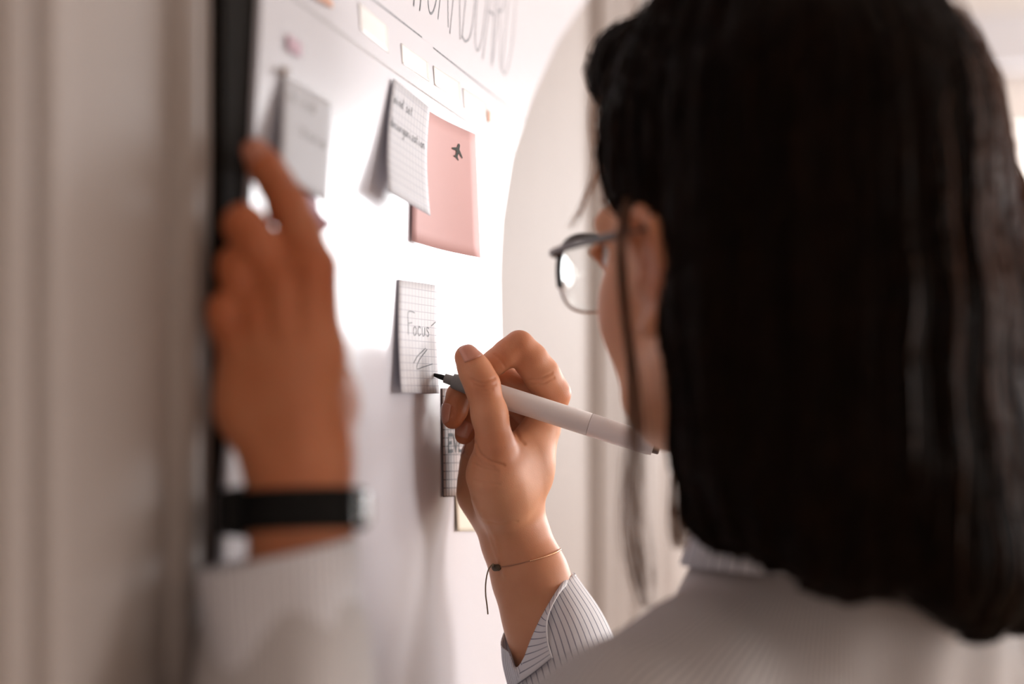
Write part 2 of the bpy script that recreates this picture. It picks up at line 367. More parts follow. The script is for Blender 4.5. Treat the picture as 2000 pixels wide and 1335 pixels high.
def stripe_mat(name, base, line, count, width, coord='UV', axis='X', vec=None):
    m = mat(name, base, 0.8); b = bsdf(m); tc = nd(m, 'ShaderNodeTexCoord')
    if vec is None:
        sp = nd(m, 'ShaderNodeSeparateXYZ'); lk(m, tc.outputs[coord], sp.inputs[0]); src = sp.outputs[axis]
    elif vec == 'tint':
        src = nd(m, 'ShaderNodeAttribute', attribute_name='tint').outputs['Fac']
    else:
        dp = nd(m, 'ShaderNodeVectorMath', operation='DOT_PRODUCT'); dp.inputs[1].default_value = vec; lk(m, tc.outputs[coord], dp.inputs[0]); src = dp.outputs['Value']
    mu = nd(m, 'ShaderNodeMath', operation='MULTIPLY'); mu.inputs[1].default_value = count; lk(m, src, mu.inputs[0])
    fr = nd(m, 'ShaderNodeMath', operation='FRACT'); lk(m, mu.outputs[0], fr.inputs[0])
    ls = nd(m, 'ShaderNodeMath', operation='LESS_THAN'); ls.inputs[1].default_value = width; lk(m, fr.outputs[0], ls.inputs[0])
    mx = nd(m, 'ShaderNodeMix', data_type='RGBA'); lk(m, ls.outputs[0], mx.inputs['Factor']); mx.inputs['A'].default_value = (*base, 1); mx.inputs['B'].default_value = (*line, 1)
    lk(m, mx.outputs['Result'], b.inputs['Base Color'])
    tr = nd(m, 'ShaderNodeBsdfTranslucent'); lk(m, mx.outputs['Result'], tr.inputs['Color'])
    ms = nd(m, 'ShaderNodeMixShader'); ms.inputs[0].default_value = 0.22
    o = m.node_tree.nodes['Material Output']; lk(m, b.outputs[0], ms.inputs[1]); lk(m, tr.outputs[0], ms.inputs[2]); lk(m, ms.outputs[0], o.inputs['Surface'])
    n2 = nd(m, 'ShaderNodeTexNoise'); n2.inputs['Scale'].default_value = 900
    bp = nd(m, 'ShaderNodeBump'); bp.inputs['Strength'].default_value = 0.15; bp.inputs['Distance'].default_value = 0.0005
    lk(m, tc.outputs['Object'], n2.inputs['Vector']); lk(m, n2.outputs['Fac'], bp.inputs['Height']); lk(m, bp.outputs['Normal'], b.inputs['Normal'])
    return m
SHIRT, LINE = (0.76, 0.73, 0.73), (0.17, 0.17, 0.24)
BR = np.array([0.766, 0.643, 0.0]); BF = np.array([-0.643, 0.766, 0.0])        # the body's right and forward
M['shirt'] = stripe_mat('striped_shirt', (0.68, 0.64, 0.62), (0.24, 0.23, 0.27), 320, 0.22, vec='tint')  # cloth darker than the cuffs: shade on the back put into its colour
M['cuff'] = stripe_mat('striped_cuff', (0.82, 0.80, 0.82), LINE, 50, 0.14)  # same cloth, paler: the stronger light on the cuff put into its colour
M['lapel'] = stripe_mat('striped_cuff_facing', (0.84, 0.82, 0.84), LINE, 17, 0.12, axis='Y')
M['seam'] = mat('white_stitching', (0.8, 0.78, 0.79), 0.8); bump(M['seam'], 900, 0.4, 0.0004)
M['denim'] = mat('dark_denim', (0.03, 0.04, 0.07), 0.85); noise_tint(M['denim'], (0.025, 0.032, 0.06), (0.04, 0.05, 0.085), 120)
M['shoe'] = mat('white_leather', (0.7, 0.68, 0.66), 0.5); bump(M['shoe'], 120, 0.1)
M['pen'] = mat('white_plastic', (0.76, 0.72, 0.71), 0.38); bump(M['pen'], 400, 0.03, 0.0002)
M['pen_grey'] = mat('grey_plastic', (0.20, 0.20, 0.20), 0.45); bump(M['pen_grey'], 400, 0.05, 0.0002)
M['pen_brown'] = mat('brown_end_plug', (0.10, 0.06, 0.045), 0.5); bump(M['pen_brown'], 300, 0.05, 0.0002)
M['nib'] = mat('felt_nib', (0.008, 0.008, 0.008), 0.9); bump(M['nib'], 900, 0.3, 0.0003)
M['rubber'] = mat('black_rubber', (0.005, 0.005, 0.005), 0.7, **{'Specular IOR Level': 0.15}); bump(M['rubber'], 300, 0.1)
M['steel'] = mat('brushed_steel', (0.62, 0.66, 0.68), 0.25, Metallic=1.0); bump(M['steel'], 200, 0.05)
M['screen'] = mat('dark_watch_glass', (0.01, 0.01, 0.012), 0.08); bump(M['screen'], 5, 0.01)
M['gold'] = mat('gold_beads', (0.78, 0.46, 0.28), 0.25, Metallic=0.9); bump(M['gold'], 300, 0.05)
M['cord'] = mat('brown_cord', (0.10, 0.070, 0.042), 0.7); bump(M['cord'], 900, 0.4, 0.0004)
M['pin'] = mat('tan_pin', (0.36, 0.25, 0.18), 0.4); bump(M['pin'], 100, 0.05)
M['rose'] = mat('rose_cord', (0.42, 0.20, 0.12), 0.5); bump(M['rose'], 900, 0.3, 0.0003)
M['tail'] = mat('taupe_thread', (0.22, 0.16, 0.10), 0.7); bump(M['tail'], 900, 0.3, 0.0003)
M['rim_dark'] = mat('dark_glasses_rim', (0.015, 0.015, 0.017), 0.3); bump(M['rim_dark'], 100, 0.05)
M['rim_silver'] = mat('silver_glasses_rim', (0.55, 0.53, 0.52), 0.25, Metallic=1.0); bump(M['rim_silver'], 100, 0.05)
M['clip'] = mat('cream_clip', (0.62, 0.55, 0.42), 0.3); bump(M['clip'], 100, 0.05)
M['blind'] = mat('grey_blind_box', (0.62, 0.62, 0.66), 0.5); bump(M['blind'], 50, 0.05)

# ---------------------------------------------------------------- the room
T = 0.12
Zv = np.array([0, 0, 1.0])
def slab(name, u0, u1, n0, n1, z0, z1, m, bevel=0.0, parent=None):
    o = box_frame(name, wall(u0, n0, z0), U*(u1-u0), N*(n1-n0), Zv*(z1-z0), m, parent, bevel); return o
struct(slab('floor', ROOM_U0-T, ROOM_U1+T, -0.2, ROOM_N1+T, -0.1, 0.0, M['floor']))
struct(slab('ceiling', ROOM_U0-T, ROOM_U1+T, -0.2, ROOM_N1+T, ROOM_H, ROOM_H+0.1, M['white_wall']))
WN = -0.010                                              # the planning wall's face, just behind the board
struct(slab('wall_left', ROOM_U0-T, ROOM_U1+T, WN-T, WN, 0, ROOM_H, M['wall']))
def wall_with_hole(name, along, a0, a1, h0, h1, z0, z1, mk):
    """mk(a0,a1,z0,z1,name) makes one slab; the four around the opening are joined"""
    parts = [mk(a0, h0, 0, ROOM_H), mk(h1, a1, 0, ROOM_H), mk(h0, h1, 0, z0), mk(h0, h1, z1, ROOM_H)]
    bm = bmesh.new()
    for p in parts: bm.from_mesh(p.data); bpy.data.objects.remove(p)
    me = bpy.data.meshes.new(name); bm.to_mesh(me); bm.free(); me.materials.append(M['white_wall'])
    o = bpy.data.objects.new(name, me); COL.objects.link(o); return struct(o)
wall_with_hole('wall_back', 'n', WN, ROOM_N1+T, WIN['n0'], WIN['n1'], WIN['z0'], WIN['z1'], lambda a, b, c, d: slab('w', ROOM_U1, ROOM_U1+T, a, b, c, d, M['white_wall']))
wall_with_hole('wall_right', 'u', ROOM_U0, ROOM_U1, FILL_WIN['u0'], FILL_WIN['u1'], FILL_WIN['z0'], FILL_WIN['z1'], lambda a, b, c, d: slab('w', a, b, ROOM_N1, ROOM_N1+T, c, d, M['white_wall']))
struct(slab('wall_front', ROOM_U0-T, ROOM_U0, WN, ROOM_N1+T, 0, ROOM_H, M['white_wall']))

def window(name, o, ax, z0, z1, depth):
    """frame round the opening, one mullion and two panes"""
    ax = np.asarray(ax); L = np.linalg.norm(ax); e = ax/L; w = 0.05; H = z1-z0
    root = bpy.data.objects.new(name, None); COL.objects.link(root); root.location = tuple(map(float, o)); struct(root)
    b = lambda nm, s0, s1, h0, h1: box_frame(nm, o+e*s0+Zv*h0, e*(s1-s0), depth, Zv*(h1-h0), M['frame'], root, 0.004)
    b('frame_rail', 0, L, 0, w); b('frame_rail', 0, L, H-w, H); b('frame_post', 0, w, w, H-w); b('frame_post', L-w, L, w, H-w); b('mullion', L/2-w/2, L/2+w/2, w, H-w)
    for s in (w, L/2+w/2):
        box_frame('pane', o+e*s+depth*0.4+Zv*w, e*(L/2-1.5*w), depth*0.1, Zv*(H-2*w), M['glass'], root)
    return root
window('window_1', wall(ROOM_U1+0.06, WIN['n0'], WIN['z0']), N*(WIN['n1']-WIN['n0']), WIN['z0'], WIN['z1'], U*0.05)
window('fill_window', wall(FILL_WIN['u0'], ROOM_N1+0.06, FILL_WIN['z0']), U*(FILL_WIN['u1']-FILL_WIN['u0']), FILL_WIN['z0'], FILL_WIN['z1'], N*0.05)  # unseen window added round the fill light
bb = slab('blind_box', ROOM_U1-0.09, ROOM_U1-0.001, 0.56, 3.4, 2.22, 2.36, M['blind'], 0.008)
tag(bb, 'pale grey roller blind box on the wall above the window', 'blind')
struct(slab('baseboard_left', ROOM_U0, ROOM_U1, WN, WN+0.002, 0.0, 0.09, M['wall'], 0.0008))
struct(slab('trim_1', ROOM_U1-0.03, ROOM_U1, WIN['n0']-0.06, WIN['n1']+0.06, WIN['z0']-0.035, WIN['z0']-0.005, M['frame'], 0.004))

# vertical mouldings of the panelled wall: half-round beads and flat fillets running the full height
def moulding(name, px0, px1, h, kind='bead'):
    ua, ub = to_uz(onwall(px0, 667, WN))[0], to_uz(onwall(px1, 667, WN))[0]
    prof = []
    for i in range(9):
        t = i/8; hh = h*math.sin(math.pi*t)**0.6 if kind == 'bead' else h*(1-abs(2*t-1)**6)
        prof.append((ua+(ub-ua)*t, WN+max(hh, 0)))
    V = [wall(u, n, z) for z in (0.0, ROOM_H) for u, n in prof]; k = len(prof)
    F = [(i, i+1, k+i+1, k+i) for i in range(k-1)]
    o = mesh_obj(name, V, F, M['wall']); return struct(o)
moulding('trim_2', -40, 42, 0.009); moulding('trim_3', 60, 118, 0.006, 'flat')
moulding('trim_4', 325, 378, 0.008); moulding('trim_5', 386, 406, 0.003)
moulding('trim_6', 1150, 1172, 0.022); moulding('trim_7', 1184, 1200, 0.018); moulding('trim_8', 1226, 1246, 0.02); moulding('trim_9', 1290, 1312, 0.02)

# black upright that carries the board's near edge
ub = to_uz(onwall(438, 600, -0.003))[0]
struct(slab('trim_10', ub, 0.16, WN, -0.0032, 0.0, ROOM_H, M['black']))

# ---------------------------------------------------------------- the planning board
ZT, ZB = 1.88, 1.02
Lp = [to_uz(onwall(*p)) for p in ((513, -60), (511, 0), (498, 270), (476, 600), (447, 920), (432, 1200), (425, 1500))]
Rp = [to_uz(onwall(*p)) for p in ((1160, -15), (1145, 0), (1090, 80), (1040, 190), (1000, 310), (981, 430), (976, 530), (978, 640), (985, 750), (1000, 900), (1020, 1050), (1035, 1200), (1050, 1500))]
def interp_u(tab, z):
    tab = sorted(tab, key=lambda t: t[1]); return float(np.interp(z, [t[1] for t in tab], [t[0] for t in tab]))
rows, cols = 60, 30
V = []
for i in range(rows+1):
    z = ZB+(ZT-ZB)*i/rows; a, b = interp_u(Lp, z), interp_u(Rp, z)
    for j in range(cols+1): V.append(wall(a+(b-a)*j/cols, 0.0, z))
F = [(i*(cols+1)+j, i*(cols+1)+j+1, (i+1)*(cols+1)+j+1, (i+1)*(cols+1)+j) for i in range(rows) for j in range(cols)]
V = np.array(V)
board = empty('planning_board', wall(0.2, 0, ZB), 'white planning board with a curved far edge on the panelled wall, headed in pencil capitals', 'board')
# give it real thickness towards the wall
bo = mesh_obj('board_sheet', V, F, M['sheet'], smooth=False); adopt(bo, board)
solid(bo, 0.003, -1.0)

# strokes on the board -------------------------------------------------
G = {
 'W': [[(0,1),(.25,0),(.5,.7),(.75,0),(1,1)]], 'O': [[(.5,1),(.12,.8),(0,.45),(.15,.1),(.5,0),(.85,.12),(1,.5),(.85,.85),(.5,1)]],
 'R': [[(0,0),(.08,1)],[(.05,.97),(.6,1),(.9,.8),(.6,.5),(.08,.45)],[(.3,.46),(.95,0)]], 'K': [[(0,0),(.05,1)],[(.9,1),(.05,.45)],[(.2,.55),(.95,0)]],
 'B': [[(0,0),(.05,1)],[(.05,1),(.65,.95),(.7,.7),(.3,.52),(.05,.5)],[(.3,.52),(.9,.4),(.85,.1),(.4,0),(0,.02)]],
 'A': [[(0,0),(.5,1),(1,0)],[(.18,.38),(.82,.38)]], 'D': [[(0,0),(.03,1)],[(.03,1),(.6,.95),(1,.6),(.9,.2),(.45,.0),(0,0)]],
 'E': [[(.9,1),(.05,1),(0,0),(.9,.02)],[(.03,.5),(.7,.53)]], 'V': [[(0,1),(.45,0),(.95,1)]], 'N': [[(0,0),(.03,1),(.85,0),(.9,1)]], 'T': [[(0,1),(1,1)],[(.5,1),(.5,0)]],
 'F': [[(.9,1),(.4,1.05),(.05,.95),(.1,.45),(.08,0)],[(.1,.5),(.6,.55)]],
 'a': [[(.8,.5),(.3,.52),(.05,.2),(.3,0),(.75,.2),(.8,.5),(.85,0)]], 'c': [[(.8,.42),(.4,.52),(.05,.25),(.35,0),(.85,.1)]], 'd': [[(.75,.45),(.3,.5),(.05,.2),(.35,0),(.75,.2),(.8,1),(.85,0)]],
 'e': [[(.05,.25),(.8,.3),(.5,.52),(.1,.35),(.2,.02),(.85,.1)]], 'g': [[(.75,.45),(.3,.5),(.05,.22),(.35,.02),(.75,.2),(.8,.5),(.7,-.45),(.1,-.35)]],
 'i': [[(.4,.5),(.45,0)],[(.42,.72),(.46,.76)]], 'm': [[(0,0),(.03,.5)],[(.03,.4),(.25,.52),(.42,.35),(.45,0)],[(.45,.38),(.7,.52),(.9,.35),(.95,0)]],
 'n': [[(.05,0),(.08,.5)],[(.08,.35),(.5,.52),(.82,.35),(.88,0)]], 'o': [[(.45,.5),(.08,.3),(.2,.02),(.7,.05),(.85,.35),(.45,.5)]], 'r': [[(.1,0),(.15,.5)],[(.14,.3),(.4,.5),(.8,.48)]],
 's': [[(.8,.45),(.35,.52),(.2,.35),(.7,.2),(.6,.02),(.1,.05)]], 't': [[(.4,.85),(.42,.08),(.75,.02)],[(.1,.52),(.8,.55)]], 'u': [[(.05,.5),(.15,.05),(.6,.05),(.8,.5),(.88,0)]], 'z': [[(.1,.5),(.8,.5),(.1,.02),(.9,.05)]], ' ': [],
}
def ribbons(name, polys, mapper, w, m, parent, lift=0.00015):
    """flat pen strokes: polys in 2-D, mapper(x,y) -> (point, normal)"""
    V, F = [], []
    for pl in polys:
        pts = catmull([np.array(p, float) for p in pl], max(2, 4*(len(pl)-1)+1)) if len(pl) > 2 else np.array(pl, float)
        P = [mapper(*q) for q in pts]; X = np.array([p+n*lift for p, n in P]); n0 = P[0][1]
        t = np.gradient(X, axis=0)
        base = len(V)
        for i in range(len(X)):
            s = np.cross(t[i], n0); s /= np.linalg.norm(s)+1e-12
            V += [X[i]-s*w/2, X[i]+s*w/2]
        F += [(base+2*i, base+2*i+1, base+2*i+3, base+2*i+2) for i in range(len(X)-1)]
    o = mesh_obj(name, V, F, m, smooth=False)
    if parent: adopt(o, parent)
    return o
def text_polys(txt, x, y, w, h, gap=0.25, slant=0.0):
    out = []
    for i, ch in enumerate(txt):
        for pl in G[ch]:
            if ch in 'WKAEVNT': pl = [q for a_, b_ in zip(pl[:-1], pl[1:]) for q in (a_, (a_[0]*.96+b_[0]*.04, a_[1]*.96+b_[1]*.04), (a_[0]*.04+b_[0]*.96, a_[1]*.04+b_[1]*.96))]+[pl[-1]]
            out.append([(x+(i*(1+gap)+a)*w+b*h*slant, y+b*h) for a, b in pl])
    return out
bmap = lambda u, z: (wall(u, 0, z), N)
u_end = to_uz(onwall(1004, 100))[0]
lw = 0.0265; gp = 0.14
ribbons('heading_lettering', text_polys('WORKBOARD', u_end-9*lw*(1+gp)-0.012, 1.714, lw, 0.098, gp, 0.33), bmap, 0.0017, M['pencil'], board)
ul = lambda px: to_uz(onwall(px, 300))[0]
ribbons('ruled_line', [[(ul(640), 1.697), (ul(824), 1.6945)]], bmap, 0.0010, M['pencil'], board)
ribbons('ruled_line', [[(ul(846), 1.693), (ul(1028), 1.687)]], bmap, 0.0010, M['pencil'], board)
ribbons('ruled_line', [[(ul(520), 1.670), (ul(766), 1.662), (ul(1008), 1.6535)]], bmap, 0.0009, M['faint'], board)

# ---------------------------------------------------------------- sticky notes
def note(name, corners, lifts, m, label, group=None, cat='sticky note', bow=0.0, res=10, curl=0.0):
    """corners TL,TR,BR,BL in the photo's frame, lifts = distance off the board"""
    c = [onwall(*p, l) for p, l in zip(corners, lifts)]
    V, uv = [], []
    for i in range(res+1):
        t = i/res
        for j in range(res+1):
            s = j/res
            p = (c[0]*(1-s)+c[1]*s)*(1-t)+(c[3]*(1-s)+c[2]*s)*t
            p = p+N*(-bow*math.sin(math.pi*s)*0.5 - curl*math.sin(math.pi*t))
            V.append(p); uv.append((s, 1-t))
    F = [(i*(res+1)+j, (i+1)*(res+1)+j, (i+1)*(res+1)+j+1, i*(res+1)+j+1) for i in range(res) for j in range(res)]
    root = empty(name, c[3], label, cat, group)
    o = mesh_obj('paper', V, F, m, uv=uv); adopt(o, root); solid(o, 0.00025, 1.0)
    nrm = np.cross(c[1]-c[0], c[0]-c[3]); nrm /= np.linalg.norm(nrm)
    if nrm@N < 0: nrm = -nrm
    def mp(x, y):
        s, t = x, 1-y
        p = (c[0]*(1-s)+c[1]*s)*(1-t)+(c[3]*(1-s)+c[2]*s)*t
        return p+N*(-bow*math.sin(math.pi*s)*0.5 - curl*math.sin(math.pi*t))+nrm*0.0003, nrm
    return root, mp
nt, mp = note('sticky_note', [(553,146),(648,200),(637,396),(547,340)], [.0012,.0012,.003,.010], M['note_white'], 'pale white note with faint pencil scribble, nearest the left hand')
ribbons('handwriting', text_polys('mind', .12, .78, .11, .12)+text_polys('zone', .35, .50, .12, .12), mp, 0.0009, M['faint'], nt)
nt, mp = note('sticky_note', [(768,153),(839,211),(840,421),(757,374)], [.0015,.006,.0155,.010], M['note_grid'], 'white squared note with two handwritten lines, lifting off over the pink note', curl=0.002)
ribbons('handwriting', text_polys('mind set', .08, .80, .05, .09, .2)+text_polys('desorganization', .05, .585, .048, .09, .22), mp, 0.0006, M['pencil'], nt)
nt, mp = note('sticky_note', [(808,196),(928,262),(938,503),(804,470)], [.001,.0165,.024,.0015], M['note_pink'], 'pink note with a small dark aeroplane print, half behind the squared note', bow=0.007)
# aeroplane silhouette: one flat printed outline
pl = [(0,1.0),(.10,.93),(.13,.62),(.60,.30),(.60,.18),(.13,.34),(.10,.02),(.27,-.12),(.27,-.2),(0,-.12),(-.27,-.2),(-.27,-.12),(-.10,.02),(-.13,.34),(-.60,.18),(-.60,.30),(-.13,.62),(-.10,.93)]
ca, sa = math.cos(-0.35), math.sin(-0.35); pv = []
for x, y in pl:
    x, y = (x*ca-(y-.4)*sa), (x*sa+(y-.4)*ca)
    p, n_ = mp(.735+x*.125, .80+y*.115); pv.append(p+n_*0.0004)
o = mesh_obj('aeroplane_print', pv, [tuple(range(len(pv)))[::-1]], M['greyink'], smooth=False); adopt(o, nt)
nt, mp = note('sticky_note', [(778,545),(853,557),(857,768),(783,768)], [.0008,.0008,.002,.006], M['note_rows'], 'ruled white note reading Focus, under the pen tip', curl=0.001)
ribbons('handwriting', text_polys('F', .22, .52, .2, .2)+text_polys('ocus', .36, .52, .10, .16, .15)+[[(.85,.62),(.97,.66)]]+[[(.72,.40),(.5,.30),(.42,.22),(.60,.24),(.85,.27)],[(.68,.41),(.45,.33),(.35,.27)]], mp, 0.0007, M['pencil'], nt)
nt, mp = note('sticky_note', [(862,758),(922,757),(926,968),(865,970)], [.0004,.0004,.0006,.0008], M['note_dark'], 'shaded ruled note with black capitals, half hidden by the writing hand')
ribbons('handwriting', text_polys('EVENT', .18, .42, .14, .15, .14), mp, 0.0024, M['ink'], nt)
note('sticky_note', [(889,955),(948,960),(951,1036),(893,1037)], [.0006,.0006,.001,.002], M['note_yellow'], 'cream yellow note, lowest on the board behind the right wrist')
note('sticky_note', [(585,372),(620,390),(648,438),(590,480)], [.003,.003,.012,.006], M['note_lilac'], 'small lilac note curling behind the raised left index finger', curl=0.003)
TG = 'glossy white tabs along the ruled line'
for q, lb in (([(700,4),(757,52),(759,104),(703,58)], 'leftmost glossy white tab between the ruled lines'),
              ([(783,84),(836,122),(838,160),(785,124)], 'second glossy white tab, above the squared note'),
              ([(846,128),(898,162),(900,198),(848,166)], 'third glossy white tab, above the pink note'),
              ([(904,172),(950,202),(951,238),(906,210)], 'rightmost glossy white tab, nearest the heading letters')):
    note('index_tab', q, [.0003,.0003,.0000,.0000], M['tab_white'], lb, TG, 'tab')
note('index_tab', [(612,-22),(648,0),(650,16),(614,-4)], [.001]*4, M['tab_orange'], 'small orange tab at the top edge above the first white tab', None, 'tab')
note('index_tab', [(952,214),(958,219),(958,240),(952,236)], [.001]*4, M['tab_orange'], 'tiny orange tab beside the rightmost white tab', None, 'tab')
note('index_tab', [(560,66),(588,84),(589,112),(562,98)], [.001]*4, M['tab_pink'], 'small pink tab above the pale left note', None, 'tab')
p = onwall(547, 140, 0.0)
pin = lathe('push_pin', p, p+N*0.009, [(0, .0006), (.001, .0007), (.001, .0020), (.0018, .0024), (.003, .0016), (.0042, .002), (.0045, .001)], M['pin'], sides=16)
tag(pin, 'small brown push pin at the top corner of the pale left note', 'pin')

# ---------------------------------------------------------------- the woman
person = empty('person', (0.20, 0.78, 0.0), 'dark-haired woman in glasses and striped white shirt writing on the board', 'person')

def finger(*pts, k=0.004, kk=0.004): return ('grp', pch(*pts, k=k), kk)
# right hand, writing
RH = []
RH += pch((1078,785,.946,.0105),(1030,905,.942,.0135),(998,985,.942,.0150), k=.012)
RH += pch((1072,812,.962,.0105),(1030,900,.955,.0125),(1000,985,.950,.0140), k=.012)
RH += pch((1062,842,.976,.0105),(1015,920,.966,.0120),(985,990,.957,.0135), k=.012)
RH += pch((1050,872,.988,.0100),(990,930,.976,.0120),(965,990,.962,.0125), k=.012)
RH += pch((930,885,.972,.0100),(936,925,.968,.0112),(936,965,.962,.0120),(965,1010,.955,.0125), k=.012)                # heel of the hand
RH += pch((966,872,.906,.0122),(968,925,.914,.0168),(985,975,.926,.0175),(998,1015,.938,.0150), k=.010)  # thenar
RH += pch((1000,880,.922,.010),(1045,850,.94,.009), k=.012)+pch((985,925,.920,.014),(1036,900,.933,.0115), k=.014)+pch((990,965,.924,.015),(1032,942,.935,.012), k=.014)                                         # web
RH += pch((993,1015,.940,.0160),(1010,1065,.940,.0150),(1036,1130,.938,.0165),(1075,1240,.935,.0200),(1110,1330,.93,.023), k=.012)
RH += pch((1012,1005,.943,.0150),(1024,1060,.943,.0150),(1052,1120,.940,.0165),(1090,1230,.936,.0200), k=.012)
RH += pch((975,1010,.950,.0130),(992,1065,.947,.0130),(1016,1135,.944,.0150),(1040,1205,.942,.0168),(1066,1300,.94,.019), k=.012)
RH.append(finger((968,868,.905,.0120),(956,808,.9035,.0107),(942,752,.905,.0103),(927,722,.9075,.0094),(912,697,.910,.0080), k=.006, kk=.005))
RH.append(finger((1083,768,.944,.0112),(1058,732,.939,.0116),(1036,702,.935,.0110),(1014,675,.931,.0094),(990,690,.929,.0087),(966,708,.930,.0080),(944,724,.934,.0072),(930,738,.936,.0064), k=.004, kk=.0025))
RH.append(finger((1076,800,.960,.0105),(1035,762,.957,.0100),(985,742,.952,.0090),(930,752,.942,.0084),(897,772,.936,.0080),(889,800,.932,.0077),(884,818,.930,.0066), k=.004, kk=.0015))
RH.append(finger((1066,838,.975,.0102),(1030,800,.974,.0095),(985,776,.966,.0086),(945,792,.956,.0078),(922,812,.950,.0074),(912,835,.945,.0070),(906,850,.943,.0060), k=.004, kk=.0015))
RH.append(finger((1054,868,.986,.0095),(1015,835,.985,.0088),(965,822,.978,.0080),(938,850,.968,.0074),(926,880,.962,.0066), k=.004, kk=.0015))
rf = Field(RH, 0.0009)
RV, RF = rf.mesh(2)
rn = vnormals(RV, RF); pp = project(RV); front = (rn[:, 1] < 0.1)
disp = np.zeros(len(RV))
for poly, wd_, dp in [
    ([(927,862),(936,885),(958,900),(985,908)], 2.2, .0007), ([(924,905),(945,915),(972,920)], 2.0, .00035), ([(926,938),(950,944),(975,946)], 2.0, .0003),
    ([(925,885),(940,905),(965,912)], 1.8, .0003),
    ([(921,741),(940,748),(966,738)], 2.4, .0006), ([(928,751),(945,756),(968,750)], 2.2, .0005), ([(935,758),(948,763),(962,760)], 2.0, .0003),
    ([(1006,838),(1016,858),(1024,866)], 3.0, .0006), ([(1030,742),(1058,738),(1078,728)], 2.2, .0005), ([(1035,752),(1062,748),(1082,738)], 2.0, .0004),
    ([(965,692),(978,702),(986,716)], 2.2, .0004), ([(940,1012),(970,1022),(1010,1018)], 2.2, .0003)]:
    disp -= 1.3*dp*np.exp(-(seg_dist(pp, poly)/wd_)**2)*front
for poly, wd_, dp in [([(942,1000),(968,1050),(985,1120)], 5, .0009), ([(925,975),(955,1040),(975,1100)], 4, .0006)]:      # wrist tendons
    disp += dp*np.exp(-(seg_dist(pp, poly)/wd_)**2)*front
RV = RV+rn*disp[:, None]
def near(V, pts, s):
    t = np.zeros(len(V))
    for p in pts: t = np.maximum(t, np.exp(-((V-W(*p))**2).sum(1)/s**2))
    return t
rt = near(RV, [(905,692,.905),(884,815,.93),(906,848,.943),(942,752,.9),(930,738,.936)], .013)*0.55+near(RV, [(1014,674,.93),(1085,768,.944),(960,870,.9),(893,790,.935),(960,740,.95),(1000,750,.955)], .02)*0.4+near(RV, [(1060,1080,.935)], .03)*0.2

# left hand, holding the board's near edge
LH = []
LH += pch((614,525,.600,.0098),(618,700,.598,.0115),(612,900,.598,.0125), k=.010)
LH += pch((548,548,.600,.0098),(570,720,.597,.0112),(590,905,.597,.0125), k=.010)
LH += pch((492,592,.603,.0094),(530,740,.600,.0110),(568,905,.600,.0120), k=.010)
LH += pch((462,655,.605,.0090),(497,770,.604,.0108),(540,895,.603,.0115), k=.010)
LH += pch((478,745,.607,.0098),(484,800,.607,.0105),(535,895,.605,.0110), k=.012)
LH += pch((640,860,.606,.0110),(640,780,.615,.0115),(622,690,.630,.0110), k=.012)
LH += pch((612,930,.600,.0140),(610,1010,.599,.0150),(596,1150,.594,.0155),(585,1330,.580,.018), k=.012)
LH += pch((565,930,.602,.0140),(568,1010,.600,.0150),(562,1150,.595,.0155),(566,1330,.582,.018), k=.012)
LH += pch((590,930,.605,.0150),(590,1010,.603,.0160), k=.012)
for a, b in (((612,535,.5905),(606,860,.5865)), ((548,560,.5905),(588,870,.5855)), ((494,605,.594),(562,870,.589)), ((460,668,.5965),(538,870,.5925))):   # tendons of the back of the hand
    LH += pch((*a, .0030), (*b, .0021), k=.005)
LH.append(finger((612,522,.600,.0098),(588,455,.611,.0088),(562,400,.620,.0089),(540,360,.628,.0076),(520,328,.632,.0074),(500,298,.634,.0066), k=.004, kk=.004))
LH.append(finger((546,548,.600,.0098),(505,480,.602,.0090),(478,440,.606,.0088),(492,455,.620,.0078),(505,480,.630,.0070),(516,508,.635,.0064), k=.004, kk=.0025))
LH.append(finger((489,594,.603,.0092),(472,545,.602,.0085),(462,520,.605,.0080),(468,542,.616,.0072),(485,572,.625,.0066),(494,592,.629,.006), k=.004, kk=.0025))
LH.append(finger((460,655,.604,.0088),(446,622,.600,.0078),(443,606,.600,.0074),(446,635,.605,.0066),(466,678,.612,.006), k=.004, kk=.0025))
LH.append(finger((640,800,.618,.0110),(608,690,.638,.0100),(578,580,.652,.0092),(560,520,.658,.0088),(548,478,.661,.0074), k=.005, kk=.005))
lf = Field(LH, 0.0011)
LV, LF = lf.mesh(2)
lt = near(LV, [(500,298,.63),(478,440,.606),(562,400,.62),(452,522,.604),(548,478,.661)], .016)*0.3+0.5+near(LV, [(614,525,.6),(548,548,.6),(492,592,.6)], .016)*0.35  # redder joints, plus shade over the whole left hand put into the tint

# head, neck, trunk and arms
HO = np.array([0.129, 0.73, 1.55]); yaw = math.radians(33)
HF = np.array([-math.sin(yaw), math.cos(yaw), 0]); HL = np.array([-math.cos(yaw), -math.sin(yaw), 0]); HU = np.array([0, 0, 1.0])
pit = math.radians(0); HF, HU = HF*math.cos(pit)-HU*math.sin(pit), HU*math.cos(pit)+HF*math.sin(pit)
HR = np.stack([HF, HL, HU])
def H(f, l, u): return HO+HF*f+HL*l+HU*u
def hell(f, l, u, rf_, rl, ru, k=.012): return ell(H(f, l, u), (rf_, rl, ru), HR, k)
def hch(*pts, k=.005): return chain([(H(*p[:3]), p[3]) for p in pts], k)
SH_L, SH_R = np.array([0.056, 0.656, 1.306]), np.array([0.300, 0.862, 1.305]); SM = (SH_L+SH_R)/2
EL_L, EL_R = np.array([-0.075, 0.47, 1.185]), W(1250, 1790, .93)
B = [hell(-.012,0,.035,.098,.074,.085), hell(.035,0,-.032,.060,.055,.082,.02)]
